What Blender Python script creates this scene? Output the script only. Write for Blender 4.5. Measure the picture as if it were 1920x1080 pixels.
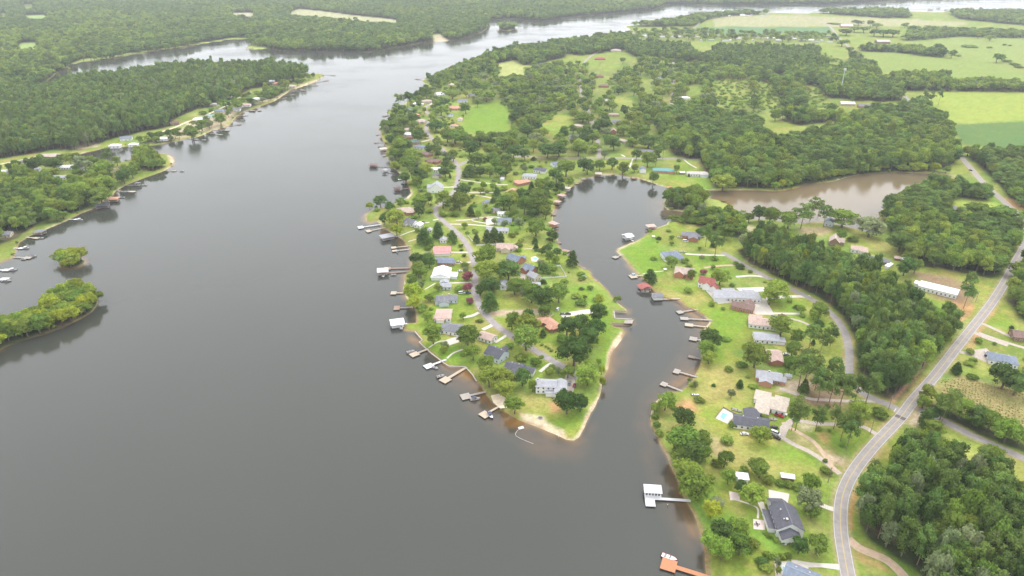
import bpy, math, random
import numpy as np
from mathutils import Vector, Matrix
random.seed(7); RNG = np.random.default_rng(7)
SC = bpy.context.scene
for o in list(bpy.data.objects): bpy.data.objects.remove(o)

# ------------------------------------------------------------------ camera, sky, sun, exposure
CAM_H = 260.0; FPX = 1280.0; PITCH = math.atan(0.5)
cam = bpy.data.cameras.new('camera'); cam.lens = 24.0; cam.sensor_width = 36.0
cam.clip_start = 1.0; cam.clip_end = 60000.0
cam_o = bpy.data.objects.new('camera', cam); SC.collection.objects.link(cam_o)
cam_o.location = (0, 0, CAM_H); cam_o.rotation_euler = (math.pi/2 - PITCH, 0, 0)
SC.camera = cam_o
SUN_EL, SUN_AZ = math.radians(55), math.radians(40)      # azimuth clockwise from +Y (view direction)
W = bpy.data.worlds.new('World'); SC.world = W; W.use_nodes = True
nt = W.node_tree; nt.nodes.clear()
sky = nt.nodes.new('ShaderNodeTexSky'); sky.sky_type = 'NISHITA'; sky.sun_disc = False
sky.sun_elevation = SUN_EL; sky.sun_rotation = SUN_AZ; sky.dust_density = 4.0; sky.air_density = 1.0; sky.ozone_density = 1.0
hs = nt.nodes.new('ShaderNodeHueSaturation'); hs.inputs['Saturation'].default_value = 0.18
bgn = nt.nodes.new('ShaderNodeBackground'); bgn.inputs['Strength'].default_value = 0.12
wo = nt.nodes.new('ShaderNodeOutputWorld')
nt.links.new(sky.outputs[0], hs.inputs['Color']); cl = nt.nodes.new('ShaderNodeMix'); cl.data_type = 'RGBA'; cl.inputs[0].default_value = 0.84; cl.inputs[7].default_value = (13.6, 13.9, 14.3, 1)   # even cloud cover over the sky
nt.links.new(hs.outputs[0], cl.inputs[6]); nt.links.new(cl.outputs[2], bgn.inputs[0]); nt.links.new(bgn.outputs[0], wo.inputs[0])
sl = bpy.data.lights.new('sun', 'SUN'); sl.energy = 1.25; sl.angle = math.radians(18); sl.color = (1.0, 0.96, 0.9)
so = bpy.data.objects.new('sun', sl); SC.collection.objects.link(so)
sd_ = Vector((math.sin(SUN_AZ)*math.cos(SUN_EL), math.cos(SUN_AZ)*math.cos(SUN_EL), math.sin(SUN_EL)))
so.rotation_euler = sd_.to_track_quat('Z', 'Y').to_euler(); so.location = (0, 0, 400)
SC.view_settings.view_transform = 'Standard'; SC.view_settings.look = 'None'
SC.view_settings.exposure = 0.36; SC.view_settings.gamma = 1.0; SC.view_settings.use_curve_mapping = False
SC.render.engine = 'CYCLES'; SC.cycles.max_bounces = 5; SC.cycles.diffuse_bounces = 2; SC.cycles.glossy_bounces = 2
SC.cycles.transmission_bounces = 2; SC.cycles.transparent_max_bounces = 4; SC.cycles.volume_bounces = 0

# ------------------------------------------------------------------ pixel of the photograph -> place on the ground
CP, SP = math.cos(PITCH), math.sin(PITCH)
def G(px, py, z=1.0):
    dx = (px-960)/FPX; dy = (540-py)/FPX
    d = (dx, CP+dy*SP, -SP+dy*CP); t = (z-CAM_H)/d[2]
    return (d[0]*t, d[1]*t)
def Ga(P, z=1.0):
    P = np.asarray(P, float); dx = (P[:,0]-960)/FPX; dy = (540-P[:,1])/FPX
    t = (z-CAM_H)/(-SP+dy*CP); return np.stack([dx*t, (CP+dy*SP)*t], 1)
def PX(x, y, z):
    f = y*CP-(z-CAM_H)*SP; u = y*SP+(z-CAM_H)*CP
    return 960+FPX*x/f, 540-FPX*u/f, f
def S(py): return (py+100)*CP/CAM_H            # pixels per metre at that row
class Tile:                                     # an enlarged window of the photograph
    def __init__(s, x, y, k=6.0): s.x, s.y, s.k = x, y, k
    def __call__(s, a, b): return s.x+a/s.k, s.y+b/s.k

# ------------------------------------------------------------------ numpy helpers
def hash2(ix, iy, seed):
    n = (ix*374761393+iy*668265263+seed*1442695041) & 0xffffffff
    n = ((n ^ (n >> 13))*1274126177) & 0xffffffff
    return ((n ^ (n >> 16)) & 0xffff)/65535.0
def vnoise(x, y, sc, seed=0, octv=3):
    r = 0; a = 1.0; tot = 0
    for k in range(octv):
        X = x/sc; Y = y/sc; ix = np.floor(X).astype(np.int64); iy = np.floor(Y).astype(np.int64)
        fx = X-ix; fy = Y-iy; fx = fx*fx*(3-2*fx); fy = fy*fy*(3-2*fy); s = seed+k*17
        v = (hash2(ix, iy, s)*(1-fx)+hash2(ix+1, iy, s)*fx)*(1-fy)+(hash2(ix, iy+1, s)*(1-fx)+hash2(ix+1, iy+1, s)*fx)*fy
        r = r+a*v; tot += a; a *= .5; sc = sc/2.03
    return r/tot
def sstep(a, b, x):
    t = np.clip((x-a)/(b-a), 0, 1); return t*t*(3-2*t)
def pip(P, poly):
    x, y = P[:,0], P[:,1]; ins = np.zeros(len(P), bool); n = len(poly)
    for i in range(n):
        x1, y1 = poly[i]; x2, y2 = poly[(i+1) % n]
        if y1 == y2: continue
        c = ((y1 > y) != (y2 > y)) & (x < (x2-x1)*(y-y1)/(y2-y1)+x1); ins ^= c
    return ins
def segdist(P, line, closed=False, md=1e9):
    d = np.full(len(P), md*md, float); n = len(line)
    for i in range(n if closed else n-1):
        a = np.asarray(line[i]); b = np.asarray(line[(i+1) % n]); ab = b-a; L = ab@ab
        if L < 1e-9: continue
        if md < 1e8:
            lo = np.minimum(a, b)-md; hi = np.maximum(a, b)+md
            m = np.nonzero((P[:,0] > lo[0]) & (P[:,0] < hi[0]) & (P[:,1] > lo[1]) & (P[:,1] < hi[1]))[0]
            if not len(m): continue
            Q = P[m]
        else: m = slice(None); Q = P
        t = np.clip(((Q-a)@ab)/L, 0, 1); v = Q-a-t[:,None]*ab
        d[m] = np.minimum(d[m], (v*v).sum(1))
    return np.sqrt(d)
def polysd(P, poly, md=60.0):
    """signed distance, positive inside, clipped at md"""
    poly = np.asarray(poly); out = np.full(len(P), -md)
    lo = poly.min(0)-md; hi = poly.max(0)+md
    m = np.nonzero((P[:,0] > lo[0]) & (P[:,0] < hi[0]) & (P[:,1] > lo[1]) & (P[:,1] < hi[1]))[0]
    if len(m):
        d = segdist(P[m], poly, True, md); out[m] = np.where(pip(P[m], poly), d, -d)
    return out
def smooth_line(pts, n=6):
    """Catmull-Rom through the points"""
    P = [np.asarray(p, float) for p in pts]; P = [2*P[0]-P[1]]+P+[2*P[-1]-P[-2]]; o = []
    for i in range(1, len(P)-2):
        for k in range(n):
            t = k/n; a, b, c, d = P[i-1], P[i], P[i+1], P[i+2]
            o.append(.5*((2*b)+(-a+c)*t+(2*a-5*b+4*c-d)*t*t+(-a+3*b-3*c+d)*t**3))
    o.append(P[-2]); return o

# ------------------------------------------------------------------ materials
MATS = {}
def mat(name, col, rough=.8, noise=0.0, nscale=1.0, bump=0.0, spec=.3, metal=0.0, rnd=0.0, emit=None):
    if name in MATS: return MATS[name]
    m = bpy.data.materials.new(name); m.use_nodes = True; n = m.node_tree.nodes; l = m.node_tree.links
    b = n['Principled BSDF']; b.inputs['Roughness'].default_value = rough; b.inputs['Metallic'].default_value = metal
    b.inputs['Specular IOR Level'].default_value = spec; b.inputs['Base Color'].default_value = (*col, 1)
    if noise or rnd:
        tc = n.new('ShaderNodeTexCoord'); nz = n.new('ShaderNodeTexNoise'); nz.inputs['Scale'].default_value = nscale; nz.inputs['Detail'].default_value = 4
        l.new(tc.outputs['Object'], nz.inputs['Vector'])
        mr = n.new('ShaderNodeMapRange'); mr.inputs[3].default_value = 1-noise; mr.inputs[4].default_value = 1+noise
        mr.inputs[1].default_value = .25; mr.inputs[2].default_value = .75
        l.new(nz.outputs[0], mr.inputs[0]); hv = n.new('ShaderNodeHueSaturation'); hv.inputs['Color'].default_value = (*col, 1)
        val = mr.outputs[0]
        if rnd:
            oi = n.new('ShaderNodeObjectInfo'); m2 = n.new('ShaderNodeMapRange'); m2.inputs[3].default_value = 1-rnd; m2.inputs[4].default_value = 1+rnd
            l.new(oi.outputs['Random'], m2.inputs[0]); mu = n.new('ShaderNodeMath'); mu.operation = 'MULTIPLY'
            l.new(val, mu.inputs[0]); l.new(m2.outputs[0], mu.inputs[1]); val = mu.outputs[0]
        l.new(val, hv.inputs['Value']); l.new(hv.outputs[0], b.inputs['Base Color'])
        if bump:
            bp = n.new('ShaderNodeBump'); bp.inputs['Strength'].default_value = bump; bp.inputs['Distance'].default_value = .1
            l.new(nz.outputs[0], bp.inputs['Height']); l.new(bp.outputs[0], b.inputs['Normal'])
    MATS[name] = m; return m
def leaf_mat(name, col, var=.25, hue=.03):
    m = bpy.data.materials.new(name); m.use_nodes = True; n = m.node_tree.nodes; l = m.node_tree.links; n.clear()
    out = n.new('ShaderNodeOutputMaterial'); d = n.new('ShaderNodeBsdfDiffuse'); t = n.new('ShaderNodeBsdfTranslucent'); mx = n.new('ShaderNodeMixShader')
    mx.inputs[0].default_value = .34
    oi = n.new('ShaderNodeObjectInfo'); at = n.new('ShaderNodeAttribute'); at.attribute_name = 'leafv'
    hv = n.new('ShaderNodeHueSaturation'); hv.inputs['Color'].default_value = (*col, 1)
    def rng(src, a, b):
        q = n.new('ShaderNodeMapRange'); q.inputs[3].default_value = a; q.inputs[4].default_value = b; l.new(src, q.inputs[0]); return q.outputs[0]
    w = n.new('ShaderNodeTexWhiteNoise'); w.noise_dimensions = '1D'; l.new(oi.outputs['Random'], w.inputs['W'])
    l.new(rng(w.outputs['Value'], .5-hue, .5+hue*.6), hv.inputs['Hue'])
    mu = n.new('ShaderNodeMath'); mu.operation = 'MULTIPLY'
    l.new(rng(oi.outputs['Random'], 1-var, 1+var), mu.inputs[0]); l.new(rng(at.outputs['Fac'], .7, 1.4), mu.inputs[1]); l.new(mu.outputs[0], hv.inputs['Value'])
    l.new(hv.outputs[0], d.inputs[0]); l.new(hv.outputs[0], t.inputs[0]); l.new(d.outputs[0], mx.inputs[1]); l.new(t.outputs[0], mx.inputs[2]); l.new(mx.outputs[0], out.inputs[0])
    MATS[name] = m; return m

# ------------------------------------------------------------------ mesh collecting
class MB:
    def __init__(s): s.v = []; s.f = []; s.m = []
    def add(s, vs, fs, mi=0):
        o = len(s.v); s.v += [tuple(v) for v in vs]; s.f += [tuple(i+o for i in f) for f in fs]; s.m += [mi]*len(fs); return s
    def box(s, x0, x1, y0, y1, z0, z1, mi=0):
        return s.add([(x0,y0,z0),(x1,y0,z0),(x1,y1,z0),(x0,y1,z0),(x0,y0,z1),(x1,y0,z1),(x1,y1,z1),(x0,y1,z1)],
                     [(3,2,1,0),(4,5,6,7),(0,1,5,4),(1,2,6,5),(2,3,7,6),(3,0,4,7)], mi)
    def cyl(s, x, y, z0, z1, r0, r1=None, n=8, mi=0):
        r1 = r0 if r1 is None else r1; vs = []
        for z, r in ((z0, r0), (z1, r1)):
            for i in range(n): a = 2*math.pi*i/n; vs.append((x+r*math.cos(a), y+r*math.sin(a), z))
        fs = [(i, (i+1) % n, n+(i+1) % n, n+i) for i in range(n)]+[tuple(range(n, 2*n)), tuple(range(n-1, -1, -1))]
        return s.add(vs, fs, mi)
    def tube(s, p, q, r, n=6, mi=0):
        p, q = Vector(p), Vector(q); d = (q-p).normalized(); u = d.orthogonal().normalized(); w = d.cross(u); vs = []
        for c in (p, q):
            for i in range(n): a = 2*math.pi*i/n; vs.append(c+u*(r*math.cos(a))+w*(r*math.sin(a)))
        fs = [(i, (i+1) % n, n+(i+1) % n, n+i) for i in range(n)]+[tuple(range(n, 2*n)), tuple(range(n-1, -1, -1))]
        return s.add(vs, fs, mi)
    def xf(s, M, start=0):
        for i in range(start, len(s.v)): s.v[i] = tuple(M @ Vector(s.v[i]))
        return s
    def mesh(s, name, mats, smooth=False):
        me = bpy.data.meshes.new(name); me.from_pydata(s.v, [], s.f); me.update()
        for k in (mats if isinstance(mats, (list, tuple)) else [mats]): me.materials.append(k)
        if any(s.m): me.polygons.foreach_set('material_index', s.m)
        if smooth: me.polygons.foreach_set('use_smooth', [True]*len(me.polygons))
        return me
    def build(s, name, mats, parent=None, smooth=False): return link(name, s.mesh(name, mats, smooth), parent)
def link(name, data, parent=None, loc=None, rz=None):
    o = bpy.data.objects.new(name, data); SC.collection.objects.link(o)
    if parent is not None: o.parent = parent
    if loc is not None: o.location = loc
    if rz is not None: o.rotation_euler = (0, 0, rz)
    return o
def tag(o, label=None, cat=None, group=None, kind=None):
    if label: o['label'] = label
    if cat: o['category'] = cat
    if group: o['group'] = group
    if kind: o['kind'] = kind
    return o
def thing(name, label, cat, loc, rz=0.0, group=None): return tag(link(name, None, None, loc, rz), label, cat, group)

# ------------------------------------------------------------------ shorelines (traced on the photograph, laid on the ground)
N_SHORE = [(60,172),(80,160),(105,138),(135,129),(122,122),(150,118),(215,112),(250,102),(300,97),(340,92),(380,82),(420,76),(445,75),(470,74),(470,82),(460,92),(500,93),(540,97),(590,97),(640,97),(690,97),(710,96),(740,90),(765,87),(790,80),(815,80),(840,77),(880,70),(900,63),(912,55),(915,45),(912,38),(925,37),(960,34),(990,38),(1020,40),(1060,33),(1120,28),(1180,22),(1230,17),(1243,12),(1245,9),(1260,7),(1330,9),(1400,9),(1450,8),(1500,7),(1560,8),(1620,4),(1680,1),(1710,-3),(1900,-8),(2600,-10)]
W_SHORE = [(40,178),(60,183),(90,173),(150,159),(220,151),(300,137),(400,131),(500,131),(580,138),(605,139),(609,142),(600,147),(590,155),(575,160),(560,165),(545,168),(541,173),(530,180),(515,190),(495,197),(475,205),(456,209),(440,222),(430,237),(400,244),(385,251),(370,257),(350,261),(332,265),(300,271),(280,274),(260,274),(240,275),(203,277),(175,283),(150,289),(140,294),(150,300),(175,305),(213,305),(235,303),(250,296),(262,289),(290,286),(315,290),(326,297),(328,303),(322,312),(305,322),(270,334),(237,347),(217,358),(211,366),(190,379),(180,390),(152,400),(130,412),(90,429),(57,442),(37,455),(30,472),(27,482),(0,492),(-60,512),(-600,560),(-2600,560)]
LAND_NW = [(-9000,-72),(9000,-72),(9000,-20)]+N_SHORE[::-1]+W_SHORE
LAND_R = [(9000,20),(2600,20),(1920,22),(1800,22),(1700,20),(1600,22),(1520,24),(1440,24),(1380,22),(1340,24),(1300,30),(1240,40),(1215,46),(1180,47),(1172,50),(1185,56),(1150,64),(1125,68),(1080,76),(1040,80),(1000,86),(965,94),(930,103),(890,112),(865,126),(845,131),(825,137),(800,147),(790,151),(798,157),(800,162),(790,173),(778,184),(764,191),(750,200),(732,206),(724,212),(736,216),(728,225),(715,233),(712,246),(717,262),(722,272),(725,290),(730,301),(735,312),(745,322),(757,330),(763,337),(766,350),(771,361),(762,372),(745,380),(725,388),(704,392),(692,397),(686,404),(686,413),(694,418),(706,415),(714,420),(716,429),(726,431),(737,438),(746,444),(756,451),(764,462),(769,474),(771,490),(768,505),(759,516),(758,530),(756,545),(762,560),(771,568),(778,580),(781,592),(780,605),(757,607),(757,621),(778,622),(792,638),(786,642),(800,655),(810,664),(822,673),(832,681),(842,687),(872,688),(886,703),(893,715),(905,728),(912,741),(925,757),(940,768),(955,778),(975,789),(1000,799),(1030,810),(1050,819),(1062,825),(1076,826),(1086,820),(1093,808),(1098,795),(1106,778),(1116,760),(1123,745),(1128,730),(1130,712),(1136,700),(1141,688),(1144,670),(1151,655),(1165,638),(1172,622),(1166,615),(1150,612),(1147,607.5),(1184,607),(1184,600),(1170,598),(1153,597.5),(1151,584),(1175,586),(1174,580),(1161,570),(1149,557),(1139,545),(1125,530),(1111,518),(1105,508),(1093,503),(1085,497),(1079,487),(1063,477),(1056,470),(1049,463),(1047,453),(1043,438),(1036,428),(1035,417),(1037,403),(1040,388),(1045,380),(1052,370),(1066,356),(1077,346),(1087,340),(1100,334),(1115,331),(1132,328),(1153,327),(1180,332),(1203,336),(1220,342),(1237,348),(1253,352),(1275,356),(1300,357),(1342,357),(1383,357),(1417,357),(1450,359),(1473,357),(1495,353),(1507,344),(1532,344),(1560,341),(1590,332),(1627,326),(1665,323),(1727,325),(1772,328),(1792,331),(1765,335),(1740,345),(1715,358),(1690,373),(1665,386),(1647,399),(1650,412),(1655,430),(1640,437),(1612,431),(1590,426),(1570,421),(1540,417),(1510,418),(1480,420),(1455,413),(1430,412),(1403,413),(1370,411),(1345,407),(1327,409),(1300,413),(1270,413),(1255,414),(1250,421),(1232,427),(1217,435),(1205,445),(1190,453),(1170,460),(1157,466),(1155,471),(1165,481),(1175,491),(1185,503),(1192,512),(1199,518),(1208,523),(1216,534),(1226,546),(1240,555),(1251,560),(1270,563),(1285,575),(1302,582),(1320,592),(1329,604),(1322,615),(1318,623),(1316,640),(1315,660),(1315,675),(1310,690),(1301,705),(1295,718),(1280,728),(1262,735),(1245,742),(1230,752),(1222,766),(1218,785),(1222,801),(1232,821),(1247,851),(1258,876),(1268,895),(1275,915),(1283,935),(1293,951),(1302,971),(1312,993),(1318,1016),(1322,1040),(1325,1080),(1327,1130),(1340,1400),(9000,1400)]
ISLES = {'spit': [(1243,385),(1251,394),(1270,396),(1300,398),(1325,396),(1350,397),(1370,393),(1367,384),(1346,375),(1325,371),(1310,366),(1290,363),(1265,366),(1248,375)],
 'left': [(184,571),(172,585),(150,599),(120,613),(85,626),(55,634),(20,646),(0,656),(-90,700),(-300,760),(-300,690),(-90,640),(0,618),(50,606),(80,591),(100,569),(122,553),(150,548),(178,556)],
 'islet': [(109,493),(113,500),(130,504),(150,500),(161,492),(156,486),(135,484),(116,487)],
 'far': [(935,52),(937,56),(950,58),(966,56),(967,51),(955,47),(940,47)]}
def clip_poly(poly): return Ga([(x, max(y, -72)) for x, y in poly], 0.0)
LANDS = [clip_poly(LAND_NW), clip_poly(LAND_R)]+[clip_poly(p) for p in ISLES.values()]

# ------------------------------------------------------------------ roads and drives (centre lines on the photograph, width in metres)
ROADS = {
 'main_road': (6.8, [(1600,1150),(1592,1090),(1583,1040),(1577,1000),(1576,960),(1582,922),(1602,882),(1638,836),(1688,783),(1713,750),(1750,708),(1795,650),(1826,611),(1858,570),(1880,536),(1905,490),(1922,458),(1926,432),(1912,406),(1890,385),(1866,363),(1843,342),(1824,320),(1806,299),(1780,270),(1740,228),(1700,184),(1672,163),(1650,142),(1625,115),(1598,94),(1578,75),(1566,62),(1552,46),(1525,34),(1500,28),(1488,25)]),
 'side_road': (5.6, [(1722,767),(1745,778),(1770,790),(1810,811),(1850,829),(1920,860),(2010,900),(2200,985)]),
 'shore_road': (5.4, [(1697,776),(1668,760),(1645,751),(1618,738),(1600,718),(1592,695),(1592,660),(1587,632),(1574,606),(1556,586),(1530,566),(1490,545),(1440,521),(1400,500),(1372,483),(1355,474)]),
 'peninsula_road': (5.6, [(1085,712),(1078,700),(1058,689),(1035,676),(1008,660),(984,645),(955,627),(938,616),(920,600),(905,583),(895,562),(890,542),(891,520),(889,495),(882,471),(868,448),(850,430),(832,415),(819,402),(816,392),(824,384),(843,370),(855,352),(859,335),(860,320),(855,305),(845,294),(834,284),(826,276),(812,263),(803,251),(799,242),(803,228),(808,220),(800,210),(796,203),(806,196)]),
 'cross_road': (5.0, [(858,312),(880,301),(935,294),(1010,295),(1060,296),(1120,296),(1200,297),(1260,298),(1310,299)]),
 'hill_road': (5.0, [(1123,296),(1123,282),(1120,262),(1113,240),(1108,222),(1101,202),(1092,180),(1088,158),(1088,142),(1092,128),(1100,112),(1120,98),(1160,80),(1230,66),(1290,56),(1305,50),(1312,40),(1318,30)]),
 'wood_lane': (4.5, [(1258,200),(1261,180),(1263,158),(1264,140),(1262,120),(1265,105)]),
 'far_lane': (4.5, [(1264,132),(1300,131),(1345,134),(1390,137),(1440,142),(1475,144)])}
DRIVES = [  # (name, surface, width, points)
 ('driveway','conc',3.0,[(1440,975),(1425,940)]),
 ('driveway','grav',3.4,[(1575,889),(1550,868),(1520,848),(1490,834),(1470,822),(1452,812)]),
 ('driveway','dirt',2.8,[(1566,884),(1545,852),(1525,828),(1500,812),(1478,800),(1468,792)]),
 ('driveway','grav',3.4,[(1660,823),(1640,812),(1617,800),(1580,796),(1540,795),(1505,790),(1485,786)]),
 ('driveway','conc',3.2,[(1572,957),(1556,953),(1535,945)]),
 ('driveway','dirt',5.0,[(1590,1010),(1612,1028),(1640,1040),(1665,1052),(1690,1075),(1710,1105)]),
 ('driveway','grav',3.0,[(1646,752),(1590,752),(1550,750),(1520,748),(1490,738),(1462,728)]),
 ('driveway','conc',3.0,[(1370,479),(1320,478),(1285,476)]),
 ('driveway','brick',3.0,[(1395,497),(1355,498),(1320,502)]),
 ('driveway','conc',3.0,[(1440,520),(1410,517),(1380,519)]),
 ('driveway','conc',4.5,[(1520,556),(1480,556),(1440,560),(1405,572)]),
 ('driveway','conc',3.0,[(1500,588),(1470,588),(1440,587),(1420,585)]),
 ('driveway','grav',2.6,[(1523,612),(1500,602),(1478,597),(1462,594)]),
 ('driveway','grav',4.0,[(1890,648),(1850,634),(1820,620)]),
 ('driveway','grav',3.5,[(1930,655),(1880,640),(1835,624)]),
 ('driveway','grav',4.0,[(1850,672),(1825,665),(1800,660)]),
 ('driveway','grav',3.5,[(1915,640),(1880,624),(1850,610),(1838,606)]),
 ('driveway','conc',2.4,[(822,472),(850,473),(880,473)]),
 ('driveway','conc',3.0,[(848,493),(870,493),(885,491)]),
 ('driveway','conc',2.2,[(840,531),(866,530),(884,529)]),
 ('driveway','conc',3.2,[(868,595),(885,592),(898,586)]),
 ('driveway','conc',3.6,[(905,618),(918,612),(928,606)]),
 ('driveway','conc',2.6,[(928,642),(940,635),(950,628)]),
 ('driveway','conc',2.6,[(1012,697),(1026,686),(1040,678)]),
 ('driveway','dirt',4.6,[(905,590),(950,586),(985,583),(1010,582),(1035,592)]),
 ('driveway','conc',7.0,[(1052,592),(1075,588),(1110,583)]),
 ('driveway','conc',2.4,[(855,413),(880,412),(905,408),(930,407),(945,412)]),
 ('driveway','conc',2.0,[(905,408),(885,411),(895,416),(930,420),(942,416)]),
 ('driveway','conc',2.4,[(843,420),(880,421),(925,425)]),
 ('driveway','conc',2.2,[(805,417),(790,418)]),
 ('driveway','conc',2.6,[(812,413),(822,411)]),
 ('driveway','conc',2.2,[(864,337),(900,342),(940,346),(952,346)]),
 ('driveway','conc',2.2,[(866,360),(900,361),(930,361)]),
 ('driveway','conc',2.2,[(878,366),(900,367),(920,371),(928,376)]),
 ('driveway','conc',3.0,[(826,351),(840,351),(858,350)]),
 ('driveway','conc',2.0,[(1187,296),(1182,310),(1178,318)]),
 ('driveway','conc',2.2,[(1281,298),(1292,307),(1306,315)]),
 ('driveway','conc',2.2,[(1165,290),(1172,294)]),
 ('driveway','sand',4.0,[(-20,312),(20,304),(50,298),(80,291)]),
 ('driveway','sand',5.0,[(300,248),(330,238),(352,228),(375,222),(395,212),(420,200),(450,182),(470,172)]),
 ('driveway','sand',3.0,[(812,70),(830,74)]),
 ('driveway','conc',4.5,[(806,196),(815,192),(825,188)]),
 ('driveway','conc',3.0,[(808,220),(825,219),(842,217)]),
 ('driveway','conc',3.5,[(806,262),(790,266)]),
 ('garden_path','conc',1.3,[(750,442),(765,436),(778,432)]),
 ('garden_path','conc',1.2,[(765,453),(782,448)]),
 ('garden_path','conc',1.5,[(838,672),(850,662),(868,655)]),
 ('garden_path','conc',1.2,[(804,652),(825,640),(858,641)]),
 ('garden_path','conc',1.2,[(796,543),(808,536),(816,531)]),
 ('garden_path','conc',1.0,[(982,467),(1000,466),(1025,467)]),
 ('garden_path','conc',1.0,[(1026,499),(1050,499)]),
 ('garden_path','conc',1.2,[(1205,514),(1225,510),(1245,508)]),
 ('garden_path','conc',1.0,[(1421,972),(1421,955),(1412,948),(1390,940),(1370,935)]),
 ('garden_path','conc',1.0,[(1488,958),(1496,968),(1502,985),(1497,996)])]
# flat areas: (name, surface, corner pixels)
PADS = [('parking_court','conc',[(1441,918),(1480,926),(1477,944),(1442,938)]),
 ('patio','pink',[(1367,921),(1387,925),(1387,938),(1369,938)]),
 ('patio','pink',[(1412,973),(1433,976),(1434,994),(1413,992)]),
 ('parking_court','grav',[(1462,800),(1480,785),(1490,790),(1478,806),(1470,825),(1455,822),(1462,812)]),
 ('parking_court','grav',[(1060,704),(1078,698),(1078,720),(1075,736),(1050,738)]),
 ('parking_court','conc',[(1412,566),(1436,562),(1452,590),(1420,590),(1405,585)]),
 ('parking_court','grav',[(1825,656),(1850,653),(1868,672),(1860,684),(1822,668)]),
 ('parking_court','conc',[(910,411),(925,408),(930,420),(912,422)]),
 ('parking_court','conc',[(1380,540),(1440,538),(1445,546),(1390,548)]),
 ('parking_court','conc',[(835,638),(858,630),(862,641),(842,648)]),
 ('beach_pad','sand',[(920,742),(935,738),(952,748),(950,765),(938,766),(925,755)]),
 ('pool_deck','conc',[(1326,546),(1345,540),(1380,562),(1375,567),(1347,570)]),
 ('pool_deck','conc',[(1341,784),(1356,765),(1380,778),(1364,795)]),
 ('pool_deck','conc',[(1452,1051),(1485,1054),(1492,1085),(1454,1090)]),
 ('driveway','conc',[(1483,1049),(1520,1055),(1578,1058),(1582,1070),(1540,1064),(1516,1064),(1515,1082),(1489,1070)]),
 ('pool_deck','conc',[(995,483),(1004,480),(1011,486),(1008,491),(997,490)]),
 ('driveway','grav',[(976,508),(985,512),(985,524),(978,524),(972,516)]),
 ('patio','conc',[(940,533),(950,533),(952,543),(938,544)])]
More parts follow.
